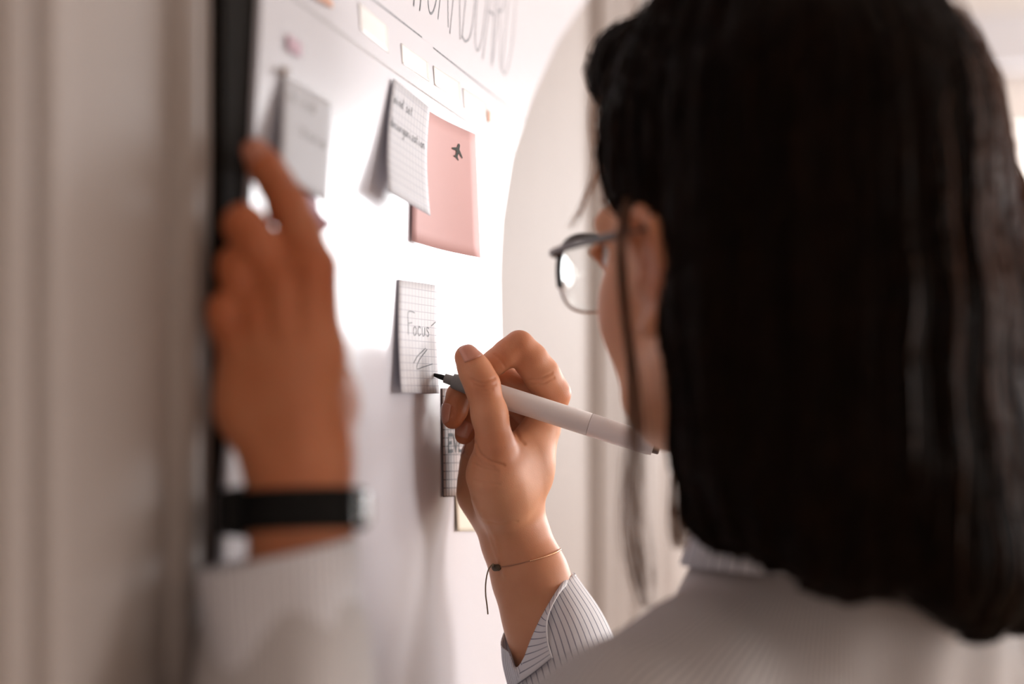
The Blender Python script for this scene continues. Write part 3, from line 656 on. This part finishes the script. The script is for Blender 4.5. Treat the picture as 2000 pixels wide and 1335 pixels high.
for s in (1, -1):
    B += hch((.0,s*.050,-.055,.016),(.042,s*.035,-.080,.014),(.064,s*.012,-.095,.013), k=.016)
    B += [hell(.058,s*.031,-.032,.025,.024,.030,.016)]
    B += hch((.075,s*.042,.014,.009),(.090,0,.011,.010), k=.012)
B += [hell(.060,0,-.068,.029,.034,.030,.016)]
B += hch((.091,0,.004,.007),(.110,0,-.031,.0085), k=.012)
for s in (1, -1):
    B += hch((.100,s*.010,-.040,.0065),(.106,0,-.036,.007), k=.006)
    B += [('sub', ell(H(.104,s*.031,-.002), (.014,.015,.011), HR), .010)]
    B += hch((.082,s*.047,-.001,.0032),(.0925,s*.031,.0085,.0034),(.090,s*.017,-.002,.003), k=.003)
    B += hch((.082,s*.047,-.002,.0028),(.091,s*.031,-.0095,.003),(.090,s*.017,-.003,.003), k=.003)
B += hch((.080,.021,-.071,.0028),(.092,.008,-.0665,.0042),(.093,0,-.0675,.0040),(.092,-.008,-.0665,.0042),(.080,-.021,-.071,.0028), k=.003)
B += hch((.080,.020,-.073,.0028),(.090,0,-.0775,.0052),(.080,-.020,-.073,.0028), k=.003)
es = -.013
for s in (1, -1):      # ears
    B += [hell(-.009,s*.074,-.004+es,.017,.0060,.028,.006)]
    B += hch((.006,s*.073,.0+es,.0035),(.008,s*.079,.016+es,.0038),(-.006,s*.084,.0255+es,.0042),(-.021,s*.087,.018+es,.0044),(-.026,s*.086,.0+es,.0044),(-.021,s*.082,-.018+es,.0042),(-.008,s*.077,-.029+es,.006),(.003,s*.073,-.030+es,.0055), k=.003)
    B += hch((-.004,s*.079,.015+es,.003),(-.016,s*.081,.002+es,.003),(-.010,s*.079,-.016+es,.003), k=.003)
    B += [('sub', ell(H(-.003,s*.087,-.004+es), (.0085,.008,.011), HR), .004)]
    B += hch((.006,s*.073,-.006+es,.0042),(.006,s*.075,-.012+es,.004), k=.003)
NB = SM+np.array([-.010, -.008, .055])
B += chain([(H(-.022,0,-.05), .052), (NB-[0, 0, .03], .050)], .02)
B += chain([(NB-[0, 0, .03], .040), (SH_L-[0, 0, .01], .038)], .02)+chain([(NB-[0, 0, .03], .040), (SH_R-[0, 0, .01], .038)], .02)
TR = np.stack([BR, BF, Zv])
B += [ell(SM-[0, 0, .18], (.145, .088, .20), TR, .03), ell(SM-[0, 0, .42], (.140, .090, .16), TR, .04)]
B += chain([(SH_L, .042), (EL_L, .036)], .02)+chain([(EL_L, .036), (W(576, 1230, .590), .021)], .02)
B += chain([(SH_R, .042), (EL_R, .036)], .02)+chain([(EL_R, .036), (W(1092, 1290, .933), .024)], .02)
bf = Field(B, 0.003)
BV, BF_ = bf.mesh(1)
bt = np.exp(-((BV-H(.1,0,-.075))**2).sum(1)/.018**2)*0.7
for s in (1, -1):
    bt = np.maximum(bt, np.exp(-((BV-H(-.01,s*.085,-.012))**2).sum(1)/.03**2)*0.55)
    bt = np.maximum(bt, np.exp(-((BV-H(.06,s*.045,-.035))**2).sum(1)/.03**2)*0.3)
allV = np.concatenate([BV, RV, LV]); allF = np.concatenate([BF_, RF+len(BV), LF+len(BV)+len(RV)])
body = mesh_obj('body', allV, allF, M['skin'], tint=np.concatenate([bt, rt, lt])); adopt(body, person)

def sample(fl, p):
    q = np.clip((p-fl.lo)/fl.h, 0, fl.n-1.001); i = q.astype(int); t = q-i; v = 0.0
    for a in (0, 1):
        for b in (0, 1):
            for c in (0, 1):
                v += fl.f[i[0]+a, i[1]+b, i[2]+c]*(t[0] if a else 1-t[0])*(t[1] if b else 1-t[1])*(t[2] if c else 1-t[2])
    return v
def nail(fl, base, tip, dorsal, length, half_angle, back):
    """a nail plate grown on the finger's own surface"""
    base, tip = np.asarray(base), np.asarray(tip); ax = tip-base; ax /= np.linalg.norm(ax)
    d = np.asarray(dorsal, float); d -= ax*(d@ax); d /= np.linalg.norm(d); s = np.cross(ax, d)
    nu, nv = 10, 10; P = np.zeros((nu+1, nv+1, 3)); Q = np.zeros((nu+1, nv+1))
    for i in range(nu+1):
        t = i/nu
        for j in range(nv+1):
            q = 2*j/nv-1; e = math.sqrt(max(0, 1-(0.85*q)**2))
            pos = (0.5+(t-.5)*(0.55+0.45*e))*length
            ang = half_angle*q; dr = d*math.cos(ang)+s*math.sin(ang); o = tip-ax*(back-pos); rr = .002
            while rr < .014 and sample(fl, o+dr*rr) < 0: rr += .0002
            P[i, j] = o; Q[i, j] = rr
    for _ in range(3): Q[1:-1, 1:-1] = (Q[:-2, 1:-1]+Q[2:, 1:-1]+Q[1:-1, :-2]+Q[1:-1, 2:])/4
    V = []
    for i in range(nu+1):
        for j in range(nv+1):
            ang = half_angle*(2*j/nv-1); V.append(P[i, j]+(d*math.cos(ang)+s*math.sin(ang))*(Q[i, j]+.00028))
    F = [(i*(nv+1)+j, i*(nv+1)+j+1, (i+1)*(nv+1)+j+1, (i+1)*(nv+1)+j) for i in range(nu) for j in range(nv)]
    o = mesh_obj('fingernail', V, F, M['nail']); o.parent = body
    solid(o, 0.0006, 0.0); return o
nail(rf, W(927,722,.906), W(912,697,.909), (.42,-.90,.20), .0125, 0.80, .0062)
nail(rf, W(897,772,.936), W(884,818,.930), (-.85,-.52,.0), .0125, 0.80, .0075)
nail(rf, W(922,812,.950), W(906,850,.943), (-.20,-.95,.0), .0105, 0.75, .0065)
nail(rf, W(966,708,.930), W(930,738,.936), (-.2,.2,.9), .0105, 0.80, .0065)
nail(rf, W(965,822,.978), W(926,880,.962), (-.8,.2,-.2), .0085, 0.80, .0055)
nail(lf, W(520,328,.632), W(500,298,.634), (-.25,-.9,.2), .0110, 0.85, .0062)
nail(lf, W(578,580,.652), W(548,478,.661), (.5,.4,.0), .0115, 0.85, .0066)
for s in (1, -1):
    c = H(.080, s*.031, -.001)
    e = lathe('eyeball', c-HF*.0115, c+HF*.0115, [(.0115-.0115*math.cos(a), max(.0115*math.sin(a), 1e-5)) for a in np.linspace(0, math.pi, 15)], M['eye'], sides=24); adopt(e, person)
    i = lathe('iris', c+HF*.0100, c+HF*.0118, [(0, .0056), (.0010, .0050), (.0016, .0030), (.0018, .0001)], M['iris'], sides=20); i.parent = e

# ---- hair
HR_ = [hell(-.018,.006,.046,.104,.083,.108,.02)]
HR_ += [('sub', ell(H(.128,0,-.030), (.080,.10,.108), HR), .012)]
for s in (1, -1):
    HR_ += [('sub', ell(H(.030,s*.086,-.030), (.052,.036,.050), HR), .010)]
    HR_ += [('sub', ell(H(.088,s*.078,.012), (.052,.046,.062), HR), .012)]
HR_ += [('grp', hch((.045,.020,.112,.018),(.066,.036,.100,.016),(.070,.042,.092,.012), k=.02), .012)]     # swept front
locks = [
 [(1385,420,.665,.022),(1378,640,.667,.018),(1385,860,.668,.016),(1402,1000,.668,.014),(1415,1035,.668,.006)],
 [(1450,200,.655,.030),(1445,600,.645,.030),(1462,900,.648,.026),(1492,1030,.650,.014),(1500,1050,.650,.006)],
 [(1560,150,.645,.034),(1555,600,.628,.030),(1580,900,.630,.026),(1610,1060,.630,.018),(1618,1100,.630,.006)],
 [(1670,200,.645,.034),(1680,600,.628,.032),(1690,900,.625,.028),(1690,1070,.625,.018),(1690,1108,.625,.006)],
 [(1740,200,.665,.034),(1790,600,.645,.030),(1810,900,.635,.028),(1860,1100,.632,.024),(1890,1195,.630,.008)],
 [(1660,80,.700,.034),(1770,250,.700,.034),(1860,600,.680,.030),(1890,900,.665,.028),(1915,1130,.650,.022),(1925,1205,.650,.008)],
 [(1660,60,.735,.032),(1770,200,.745,.032),(1900,560,.715,.028),(1950,850,.700,.028),(1985,1120,.690,.022),(1990,1195,.690,.008)],
 [(1640,60,.765,.030),(1780,200,.785,.030),(1870,400,.782,.028),(1960,660,.765,.026),(2010,900,.745,.026),(2060,1120,.735,.020),(2070,1190,.735,.008)],
 [(1500,300,.70,.045),(1520,700,.70,.045),(1560,950,.70,.035),(1580,1050,.70,.02)],
 [(1680,300,.70,.045),(1720,700,.70,.045),(1760,950,.69,.035),(1780,1060,.68,.02)],
]
for q_, l in enumerate(locks):
    HR_ += [('grp', pch(*l, k=.01), .012 if q_ < 2 else .022)]
HR_ += [('grp', hch((-.01,-.055,.092,.026),(.0,-.082,.03,.022),(.0,-.090,-.06,.022),(-.005,-.098,-.14,.020),(-.01,-.10,-.20,.010), k=.01), .02)]
HR_ += [('grp', hch((-.05,-.055,.080,.030),(-.04,-.088,.0,.024),(-.05,-.098,-.10,.022),(-.05,-.105,-.21,.010), k=.01), .024)]
hf = Field(HR_, 0.0028)
X, Y, Z = hf.pts()
ang = np.arctan2(Y-HO[1], X-HO[0])
hf.f += (0.0009*np.sin(ang*37+Z*14)+0.0007*np.sin(ang*83-Z*22+1.3)+0.0006*np.sin(ang*141+Z*9)).astype(np.float32)
hV, hF = hf.mesh(1)
hair = mesh_obj('hair', hV, hF, M['hair']); adopt(hair, person)

def strand_mesh(name, polys, r, m, parent):
    V, F = [], []
    for p in polys:
        rr = np.full(len(p), r); rr[-2:] *= 0.5
        v, f = tube_data(p, rr, 3, False); b = len(V); V += v; F += [tuple(i+b for i in q) for q in f]
    o = mesh_obj(name, np.array(V), np.array(F), m); o['kind'] = 'stuff'; o.parent = parent; return o
def lock_polys(spec, n, spread, tip=0.3, nseg=18, jit=0.0015):
    out = []
    base = np.array([np.append(W(*s[:3]) if len(s) == 4 else s[0], s[-1]) for s in spec])
    for _ in range(n):
        a = random.uniform(0, 2*math.pi); rad = math.sqrt(random.random())*spread
        c = catmull(base, nseg); ph = random.uniform(0, 6.28); pts = []
        for i, q in enumerate(c):
            t = i/(nseg-1); s = q[3]*rad*(1+0.25*math.sin(ph+t*3))
            pts.append(q[:3]+np.array([math.cos(a)*s, math.sin(a)*s, 0])+np.array([math.sin(ph+t*5), math.cos(ph*2+t*4), 0])*jit*t)
        out.append(np.array(pts))
    return out
polys = []
for l in locks[:8]:
    ps = lock_polys(l, 120, 1.0)
    for p in ps:
        q = p.copy(); polys.append(q)
# strands lying on the outside of the hair mass: random surface walks downwards
hn = vnormals(hV, hF)
polys2 = []
sel = np.random.permutation(np.where(hV[:, 2] > HO[2]-.02)[0])[:1100]
def nearest_grid(p):
    i = tuple(np.clip(((p-hf.lo)/hf.h).astype(int), 1, hf.n-2)); return i
def grad(p):
    i, j, k = nearest_grid(p); f = hf.f
    g = np.array([f[i+1, j, k]-f[i-1, j, k], f[i, j+1, k]-f[i, j-1, k], f[i, j, k+1]-f[i, j, k-1]])
    return g/(np.linalg.norm(g)+1e-9), f[i, j, k]
crown = H(-.03, 0, .125)
for idx in sel:
    p = hV[idx].copy(); pts = [p+hn[idx]*.0008]; off = random.uniform(.0005, .0022)
    for st in range(26):
        g, d = grad(p)
        away = (p-crown); away[2] *= .3; away /= np.linalg.norm(away)+1e-9
        dirv = np.array([0, 0, -1.0])*(0.5+min(1, st*.1))+away*max(0, .5-st*.05)
        dirv -= g*(g@dirv); nn = np.linalg.norm(dirv)
        if nn < .15: break
        p = p+dirv/nn*.012; g, d = grad(p); p = p-g*(d-off)*0.8
        pts.append(p.copy())
        if p[2] < 1.40 and random.random() < .12: break
    if len(pts) > 4: polys2.append(np.array(pts))
strand_mesh('hair_strands', polys+polys2, 0.00035, M['strand'], hair)
fly = []
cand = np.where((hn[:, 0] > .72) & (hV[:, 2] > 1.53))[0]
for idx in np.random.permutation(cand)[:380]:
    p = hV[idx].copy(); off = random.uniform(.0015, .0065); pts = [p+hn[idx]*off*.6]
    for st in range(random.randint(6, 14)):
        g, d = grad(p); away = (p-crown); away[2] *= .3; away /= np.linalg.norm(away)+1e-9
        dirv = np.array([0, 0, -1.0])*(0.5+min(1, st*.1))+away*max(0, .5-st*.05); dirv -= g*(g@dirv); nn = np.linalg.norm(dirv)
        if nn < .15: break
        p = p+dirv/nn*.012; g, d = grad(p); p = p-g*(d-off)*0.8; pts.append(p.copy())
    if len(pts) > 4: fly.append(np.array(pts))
strand_mesh('outer_strands', fly, 0.0003, M['rim_strand'], hair)  # right side only: brown strands stand in for the backlit rim
w = []
w += lock_polys([(1185,110,.765,.006),(1160,230,.770,.004),(1168,320,.775,.004),(1142,400,.775,.004),(1118,445,.775,.003)], 12, 1.0)
w += lock_polys([(1200,150,.755,.008),(1172,250,.760,.004),(1176,350,.765,.003),(1180,420,.765,.002)], 14, 1.0)
strand_mesh('loose_strands', w, 0.00018, M['wisp'], hair)
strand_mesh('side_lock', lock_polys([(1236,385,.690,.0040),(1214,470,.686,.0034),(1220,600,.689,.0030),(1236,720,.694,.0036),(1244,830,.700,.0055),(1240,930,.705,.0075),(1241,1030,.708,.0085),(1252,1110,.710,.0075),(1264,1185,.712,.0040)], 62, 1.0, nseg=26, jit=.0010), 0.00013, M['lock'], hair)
strand_mesh('nape_wisps', lock_polys([(1335,800,.69,.005),(1328,920,.69,.005),(1326,1010,.69,.005),(1330,1070,.69,.003)], 40, 1.0), 0.0003, M['wisp'], hair)

# ---- shirt
up = np.array([0, 0, 1.0])
ST = []
ST += [ell(SM-[0, 0, .17]-BF*.005, (.178, .118, .235), TR, .05), ell(SM-[0, 0, .45], (.172, .118, .20), TR, .05)]
ST += chain([(NB+[0, 0, -.012], .058), (SH_L+[0, 0, -.004], .053)], .05)+chain([(NB+[0, 0, -.012], .058), (SH_R+[0, 0, -.004], .053)], .05)
ST += chain([(SH_L, .054), (EL_L, .050)], .02)+chain([(EL_L, .049), (W(560, 1250, .588), .036)], .02)
ST += chain([(SH_R, .054), (EL_R, .050)], .02)+chain([(EL_R, .049), (W(1135, 1440, .93), .036)], .02)
sf = Field(ST, 0.004)
X, Y, Z = sf.pts()
sf.f += (0.0022*np.sin(X*48+Z*31)*np.sin(Y*39-Z*44+1)+0.0014*np.sin(X*95-Z*60+Y*70)).astype(np.float32)
sV, sF = sf.mesh(2)
# stripes run down the trunk and along each sleeve: metres of cloth measured round the nearest axis
q = sV-SM; stripe = np.arctan2(q@BR, -(q@BF))*0.150
for a, b in ((SH_L, EL_L), (EL_L, W(560, 1250, .588)), (SH_R, EL_R), (EL_R, W(1135, 1440, .93))):
    ba = b-a; L_ = np.linalg.norm(ba); e = ba/L_; t = (sV-a)@e; rad = sV-a-t[:, None]*e
    x = np.cross(e, [0.2, 0.9, 0.4]); x /= np.linalg.norm(x); y = np.cross(e, x)
    on = (np.linalg.norm(rad, axis=1) < .068) & (t > (.05 if a is SH_L or a is SH_R else -.01)) & (t < L_+.05)
    stripe = np.where(on, np.arctan2(rad@y, rad@x)*0.045, stripe)
shirt = mesh_obj('shirt', sV, sF, M['shirt'], tint=stripe); adopt(shirt, person)
# collar: a standing band turned down round the neck
V, F, uv = [], [], []
nc = NB+np.array([.0, 0, .040]); prof = [(.062, -.022), (.060, .000), (.0585, .020), (.061, .030), (.067, .027), (.074, .005), (.080, -.016)]
ns = 48
for i in range(ns+1):
    a = math.radians(-65)+math.radians(310)*i/ns-math.radians(0)
    dirv = BR*math.sin(a+math.radians(205))+BF*math.cos(a+math.radians(205))
    for r, z in prof: V.append(nc+dirv*r*(1.0+0.06*math.cos(a))+up*(z+.004*math.sin(2*a))); uv.append((i/ns, z*4))
k = len(prof)
F = [(i*k+j, i*k+j+1, (i+1)*k+j+1, (i+1)*k+j) for i in range(ns) for j in range(k-1)]
c = mesh_obj('collar', V, F, M['cuff'], uv=uv); c.parent = shirt; solid(c, .0012)

def loft(name, rings, m, parent, nu=64, nv=28, closed=True, thick=.0007, ustart=0.0):
    """rings: list of control rings (same count), smooth both ways"""
    R = []
    for r in rings:
        pts = list(r)+([r[0]] if closed else [])
        if closed:
            P = [r[-1]]+list(r)+[r[0], r[1]]; out = []; n = len(r)
            for i in range(nu):
                t = i/nu*n; kk = int(t); t -= kk; a, b, c_, d = P[kk:kk+4]
                out.append(0.5*((2*b)+(-a+c_)*t+(2*a-5*b+4*c_-d)*t*t+(-a+3*b-3*c_+d)*t**3))
            R.append(np.array(out+[out[0]]))
        else: R.append(catmull(pts, nu+1))
    R = np.array(R); grid = np.array([catmull([R[q][i] for q in range(len(R))], nv+1) for i in range(nu+1)])   # [u][v]
    V = grid.reshape(-1, 3); uv = [(i/nu, j/nv) for i in range(nu+1) for j in range(nv+1)]
    F = [(i*(nv+1)+j, (i+1)*(nv+1)+j, (i+1)*(nv+1)+j+1, i*(nv+1)+j+1) for i in range(nu) for j in range(nv)]
    o = mesh_obj(name, V, F, m, uv=uv); o.parent = parent; solid(o, thick, 0.0); return o
Wl = lambda L: [W(*p) for p in L]
op = Wl([(1122,1119,.945),(1098,1140,.924),(1062,1198,.915),(1014,1300,.913),(994,1274,.928),(979,1252,.945),(1010,1190,.968),(1075,1138,.968)])
md_ = Wl([(1190,1226,.945),(1150,1240,.905),(1085,1275,.893),(1022,1325,.897),(1000,1318,.920),(988,1312,.945),(1040,1290,.985),(1120,1240,.985)])
bt_ = Wl([(1265,1430,.935),(1215,1450,.893),(1130,1460,.880),(1055,1455,.887),(1035,1450,.910),(1030,1450,.940),(1085,1440,.985),(1190,1430,.985)])
loft('sleeve_cuff', [op, md_, bt_], M['cuff'], shirt)
# turned-back facing of the open cuff
inner = Wl([(1120,1118,.9445),(1098,1138,.923),(1062,1196,.9135),(1034,1252,.911),(1013,1300,.911)])
outer = Wl([(1124,1122,.940),(1090,1160,.914),(1069,1206,.903),(1069,1250,.896),(1078,1284,.889)])
low = [outer[-1], W(1050,1302,.891), W(1012,1334,.893)]
mid_ = [(a*0.5+b*0.5)+np.array([0, -.0015, 0]) for a, b in zip(inner, outer)]
V, uv = [], []
I, O = catmull(inner, 25), catmull(outer, 25)
for i in range(25):
    t = i/24
    for j in range(13):
        s = j/12
        p = I[i]*(1-s)+O[i]*s+np.array([0, -.002*math.sin(math.pi*s), 0])
        p = p+(W(1010,1336,.895)-I[-1])*(t**6)*(1-s)
        V.append(p); uv.append((s, t))
F = [(i*13+j, i*13+j+1, (i+1)*13+j+1, (i+1)*13+j) for i in range(24) for j in range(12)]
o = mesh_obj('cuff_facing', V, F, M['lapel'], uv=uv); o.parent = shirt; solid(o, .0008)
tube('cuff_seam', O+np.array([0, -.0006, 0]), .00055, M['seam']).parent = shirt
# left sleeve end
lo = Wl([(700,1044,.602),(640,1064,.574),(540,1088,.564),(430,1112,.568),(383,1124,.582),(430,1100,.602),(540,1075,.636),(650,1048,.632)])
lm = Wl([(706,1190,.596),(650,1215,.560),(545,1230,.552),(440,1230,.556),(398,1225,.574),(440,1215,.600),(545,1205,.632),(655,1195,.630)])
lb_ = Wl([(748,1420,.585),(680,1430,.545),(560,1440,.535),(460,1440,.540),(425,1430,.565),(460,1420,.596),(560,1410,.625),(685,1410,.622)])
loft('sleeve_cuff', [lo, lm, lb_], M['cuff'], shirt)

# ---- trousers and shoes (below the frame)
hipL, hipR = SM-[0, 0, .50]-BR*.085, SM-[0, 0, .50]+BR*.085
TP = [ell(SM-[0, 0, .50], (.165, .115, .13), TR, .05)]
for hp, s in ((hipL, -1), (hipR, 1)):
    kn = np.array([hp[0], hp[1], .46])+BR*s*.005+BF*.02; an = np.array([hp[0], hp[1], .085])+BR*s*.01
    TP += chain([(hp, .088), (kn, .058), (an, .045)], .02)
tf = Field(TP, 0.008); tV, tF = tf.mesh(2)
adopt(mesh_obj('trousers', tV, tF, M['denim']), person)
for hp, s in ((hipL, -1), (hipR, 1)):
    an = np.array([hp[0], hp[1], 0.0])+BR*s*.01
    q = Field(chain([(an+[0, 0, .045]-BF*.03, .040), (an+[0, 0, .040]+BF*.08, .036), (an+[0, 0, .030]+BF*.15, .028)], .02), 0.005)
    q.f = np.maximum(q.f, (0.0005-q.pts()[2]).astype(np.float32)+0*q.f)
    v, f = q.mesh(1); adopt(mesh_obj('shoe', v, f, M['shoe']), person)

# ---------------------------------------------------------------- things she wears and holds
# eyeglasses
gl = empty('eyeglasses', H(.1, 0, -.01), 'thin-framed eyeglasses with dark top rims worn by the woman', 'glasses')
def lens_outline(s, n=40):
    out = []
    for i in range(n):
        a = 2*math.pi*i/n; x = math.cos(a); y = math.sin(a)
        sx = abs(x)**.8*math.copysign(1, x); sy = abs(y)**.85*math.copysign(1, y)
        l = .0340+sx*.0255; u = -.012+sy*.0215*(1.0 if y > 0 else 1.0)
        out.append(H(.104-.0004*(l*1000-34)**2*.022-.10*(.004 if y < 0 else 0), s*l, u))
    return np.array(out)
for s in (1, -1):
    L = lens_outline(s); loop = np.concatenate([L, L[:1]])
    n = len(L); top = np.concatenate([L[38:], L[:23]]) ; bot = L[22:39]
    adopt(tube('lower_rim', bot, .0009, M['rim_silver'], sides=8), gl)
    adopt(tube('upper_rim', top, .0018, M['rim_dark'], sides=8), gl)
    c = L.mean(0); V = list(L)+[c+HF*.0015]; F = [(i, (i+1) % n, n) for i in range(n)]
    adopt(solid(mesh_obj('lens', V, F, M['lens']), .0015), gl)
    hinge = H(.102, s*.0595, -.002); 
    adopt(tube('temple', catmull([hinge, H(.096, s*.0645, -.001), H(.06, s*.0745, .001), H(.02, s*.0815, .002), H(-.008, s*.0800, .004), H(-.030, s*.078, -.012), H(-.038, s*.076, -.03)], 30), .0021, M['rim_dark']), gl)
    adopt(tube('nose_pad', [H(.100, s*.011, -.012), H(.104, s*.0095, -.018)], .0022, M['rim_silver']), gl)
adopt(tube('bridge', catmull([H(.1035, .0095, -.004), H(.107, 0, -.002), H(.1035, -.0095, -.004)], 12), .0012, M['rim_dark']), gl)

# marker pen
pa, pb = W(843, 730, .9285), W(1290, 873, .908)
pen = empty('marker_pen', pa, 'white marker pen with a black felt tip held in the right hand', 'pen')
Lp_ = np.linalg.norm(pb-pa); d = (pb-pa)/Lp_
adopt(lathe('nib', pa, pb, [(0, .0003), (.002, .0011), (.006, .0017), (.0095, .0018)], M['nib'], sides=20), pen)
adopt(lathe('nib_holder', pa+d*.0088, pb, [(0, .0024), (.0002, .0030), (.0055, .0033), (.0058, .0047), (.0075, .0050), (.022, .0062), (.030, .0066)], M['pen_grey'], sides=32), pen)
tj = .108
adopt(lathe('barrel', pa+d*.0385, pb, [(0, .0062), (.0006, .0070), (.002, .0073), (.02, .0074), (tj-.0385-.0003, .0075), (tj-.0385, .0073)], M['pen'], sides=48), pen)
adopt(lathe('end_cap', pa+d*(tj+.0002), pb, [(0, .0073), (.0003, .0075), (Lp_-tj-.008, .0072), (Lp_-tj-.0045, .0066), (Lp_-tj-.0044, .0060)], M['pen'], sides=48), pen)
adopt(lathe('end_plug', pa+d*(Lp_-.0046), pb, [(0, .0052), (.004, .0050), (.0046, .0044)], M['pen_brown'], sides=32), pen)

# wristwatch
wc = W(588, 997, .6); ax = W(575, 1100, .597)-W(590, 930, .603); ax /= np.linalg.norm(ax); ax = ax+np.array([.10, 0, .0]); ax /= np.linalg.norm(ax)
wx = np.array([1.0, 0, 0]); wx -= ax*(wx@ax); wx /= np.linalg.norm(wx); wy = np.cross(ax, wx)
watch = empty('wristwatch', wc, 'black wristwatch with a rubber strap on the raised left wrist', 'watch')
def band(name, a0, a1, off, thick, hw, m, n=40, close=False, grow=None):
    V = []
    for i in range(n+1):
        a = a0+(a1-a0)*i/n; ex = .0240*math.cos(a); ey = .0200*math.sin(a)
        nr = np.array([math.cos(a)/.0240, math.sin(a)/.0200]); nr /= np.linalg.norm(nr)
        for r, h in ((off, -hw), (off+thick, -hw*.9), (off+thick, hw*.9), (off, hw)):
            V.append(wc+wx*(ex+nr[0]*r)+wy*(ey+nr[1]*r)+ax*h)
    F = [(i*4+j, i*4+(j+1) % 4, (i+1)*4+(j+1) % 4, (i+1)*4+j) for i in range(n) for j in range(4)]
    F += [(0, 1, 2, 3), (n*4+3, n*4+2, n*4+1, n*4)]
    o = mesh_obj(name, V, F, m, smooth=False); b = o.modifiers.new('b', 'BEVEL'); b.width = .0006; b.segments = 2; b.limit_method = 'ANGLE'
    return adopt(o, watch)
band('strap', 0, 2*math.pi, .0004, .0026, .0088, M['rubber'], 64)
band('watch_case', math.pi-.62, math.pi+.62, .0030, .0085, .0098, M['rubber'])
band('watch_glass', math.pi-.50, math.pi+.50, .0114, .0012, .0082, M['screen'])
band('buckle', -.05, .60, .0030, .0022, .0068, M['steel'], 16)
band('strap_loop', math.pi*1.36, math.pi*1.40, .0030, .0014, .0094, M['rubber'], 6)

# bracelet
bc = W(1026, 1088, .939); bax = W(1060, 1210, .936)-W(1000, 1020, .94); bax /= np.linalg.norm(bax)
br = empty('bracelet', bc, 'thin gold bead bracelet with a brown knotted cord on the right wrist', 'bracelet')
bx = W(1094, 1072, .936)-W(957, 1104, .942); hw = np.linalg.norm(bx)/2; bx /= 2*hw; by = np.cross(bax, bx); by /= np.linalg.norm(by)
bmid = (W(1094, 1072, .936)+W(957, 1104, .942))/2
ring = lambda a: bmid+bx*math.cos(a)*(hw+.0002)+by*math.sin(a)*.0195+np.array([0, 0, -.0012*abs(math.sin(a))])
sgn = 1 if ring(math.pi/2)[1] < bmid[1] else -1
bead_a = [sgn*(.05+k*.028) for k in range(46)]
adopt(tube('cord', [ring(a) for a in np.linspace(0, 2*math.pi, 90)], .00040, M['rose'], sides=6), br)
sph = bmesh.new(); bmesh.ops.create_icosphere(sph, subdivisions=1, radius=.0008); bme = bpy.data.meshes.new('bead'); sph.to_mesh(bme); sph.free(); bme.materials.append(M['gold'])
for p in bme.polygons: p.use_smooth = True
for a in bead_a:
    b_ = bpy.data.objects.new('bead', bme); COL.objects.link(b_); b_.parent = br; b_.location = Vector(ring(a)-bc)
ka = sgn*2.38
kp = [ring(ka-sgn*.16)+np.array([0, -.0006, 0]), ring(ka)+np.array([0, -.0010, 0]), ring(ka+sgn*.16)+np.array([0, -.0006, 0])]
adopt(tube('knot', catmull(kp, 9), [.0012, .0019, .0023, .0020, .0023, .0020, .0023, .0020, .0013], M['cord'], sides=10), br)
tail = catmull([kp[2], W(963, 1101, .9215), W(954, 1112, .921), W(949, 1135, .921), W(948.5, 1160, .921), W(951, 1180, .921), W(953, 1199, .921)], 30)
adopt(tube('cord_tail', tail, .00050, M['tail'], sides=6), br)
for t in (20, 22.5, 25, 27, 29):
    q = tail[int(t)]; adopt(lathe('tail_bead', q-[0, 0, .0009], q+[0, 0, .0009], [(0, .0003), (.0004, .0009), (.0009, .0012), (.0014, .0009), (.0018, .0003)], M['cord'], sides=10, split=False), br)

# hair clip on the crown
hc = W(1440, 4, .665)
cl = empty('hair_clip', hc, 'small cream hair clip on top of the dark hair', 'hair clip')
adopt(tube('clip_bar', catmull([hc+HL*.010+HF*.002, hc+up*.003, hc-HL*.010-HF*.002], 12), [.0015]+[.0028]*10+[.0015], M['clip'], sides=10), cl)
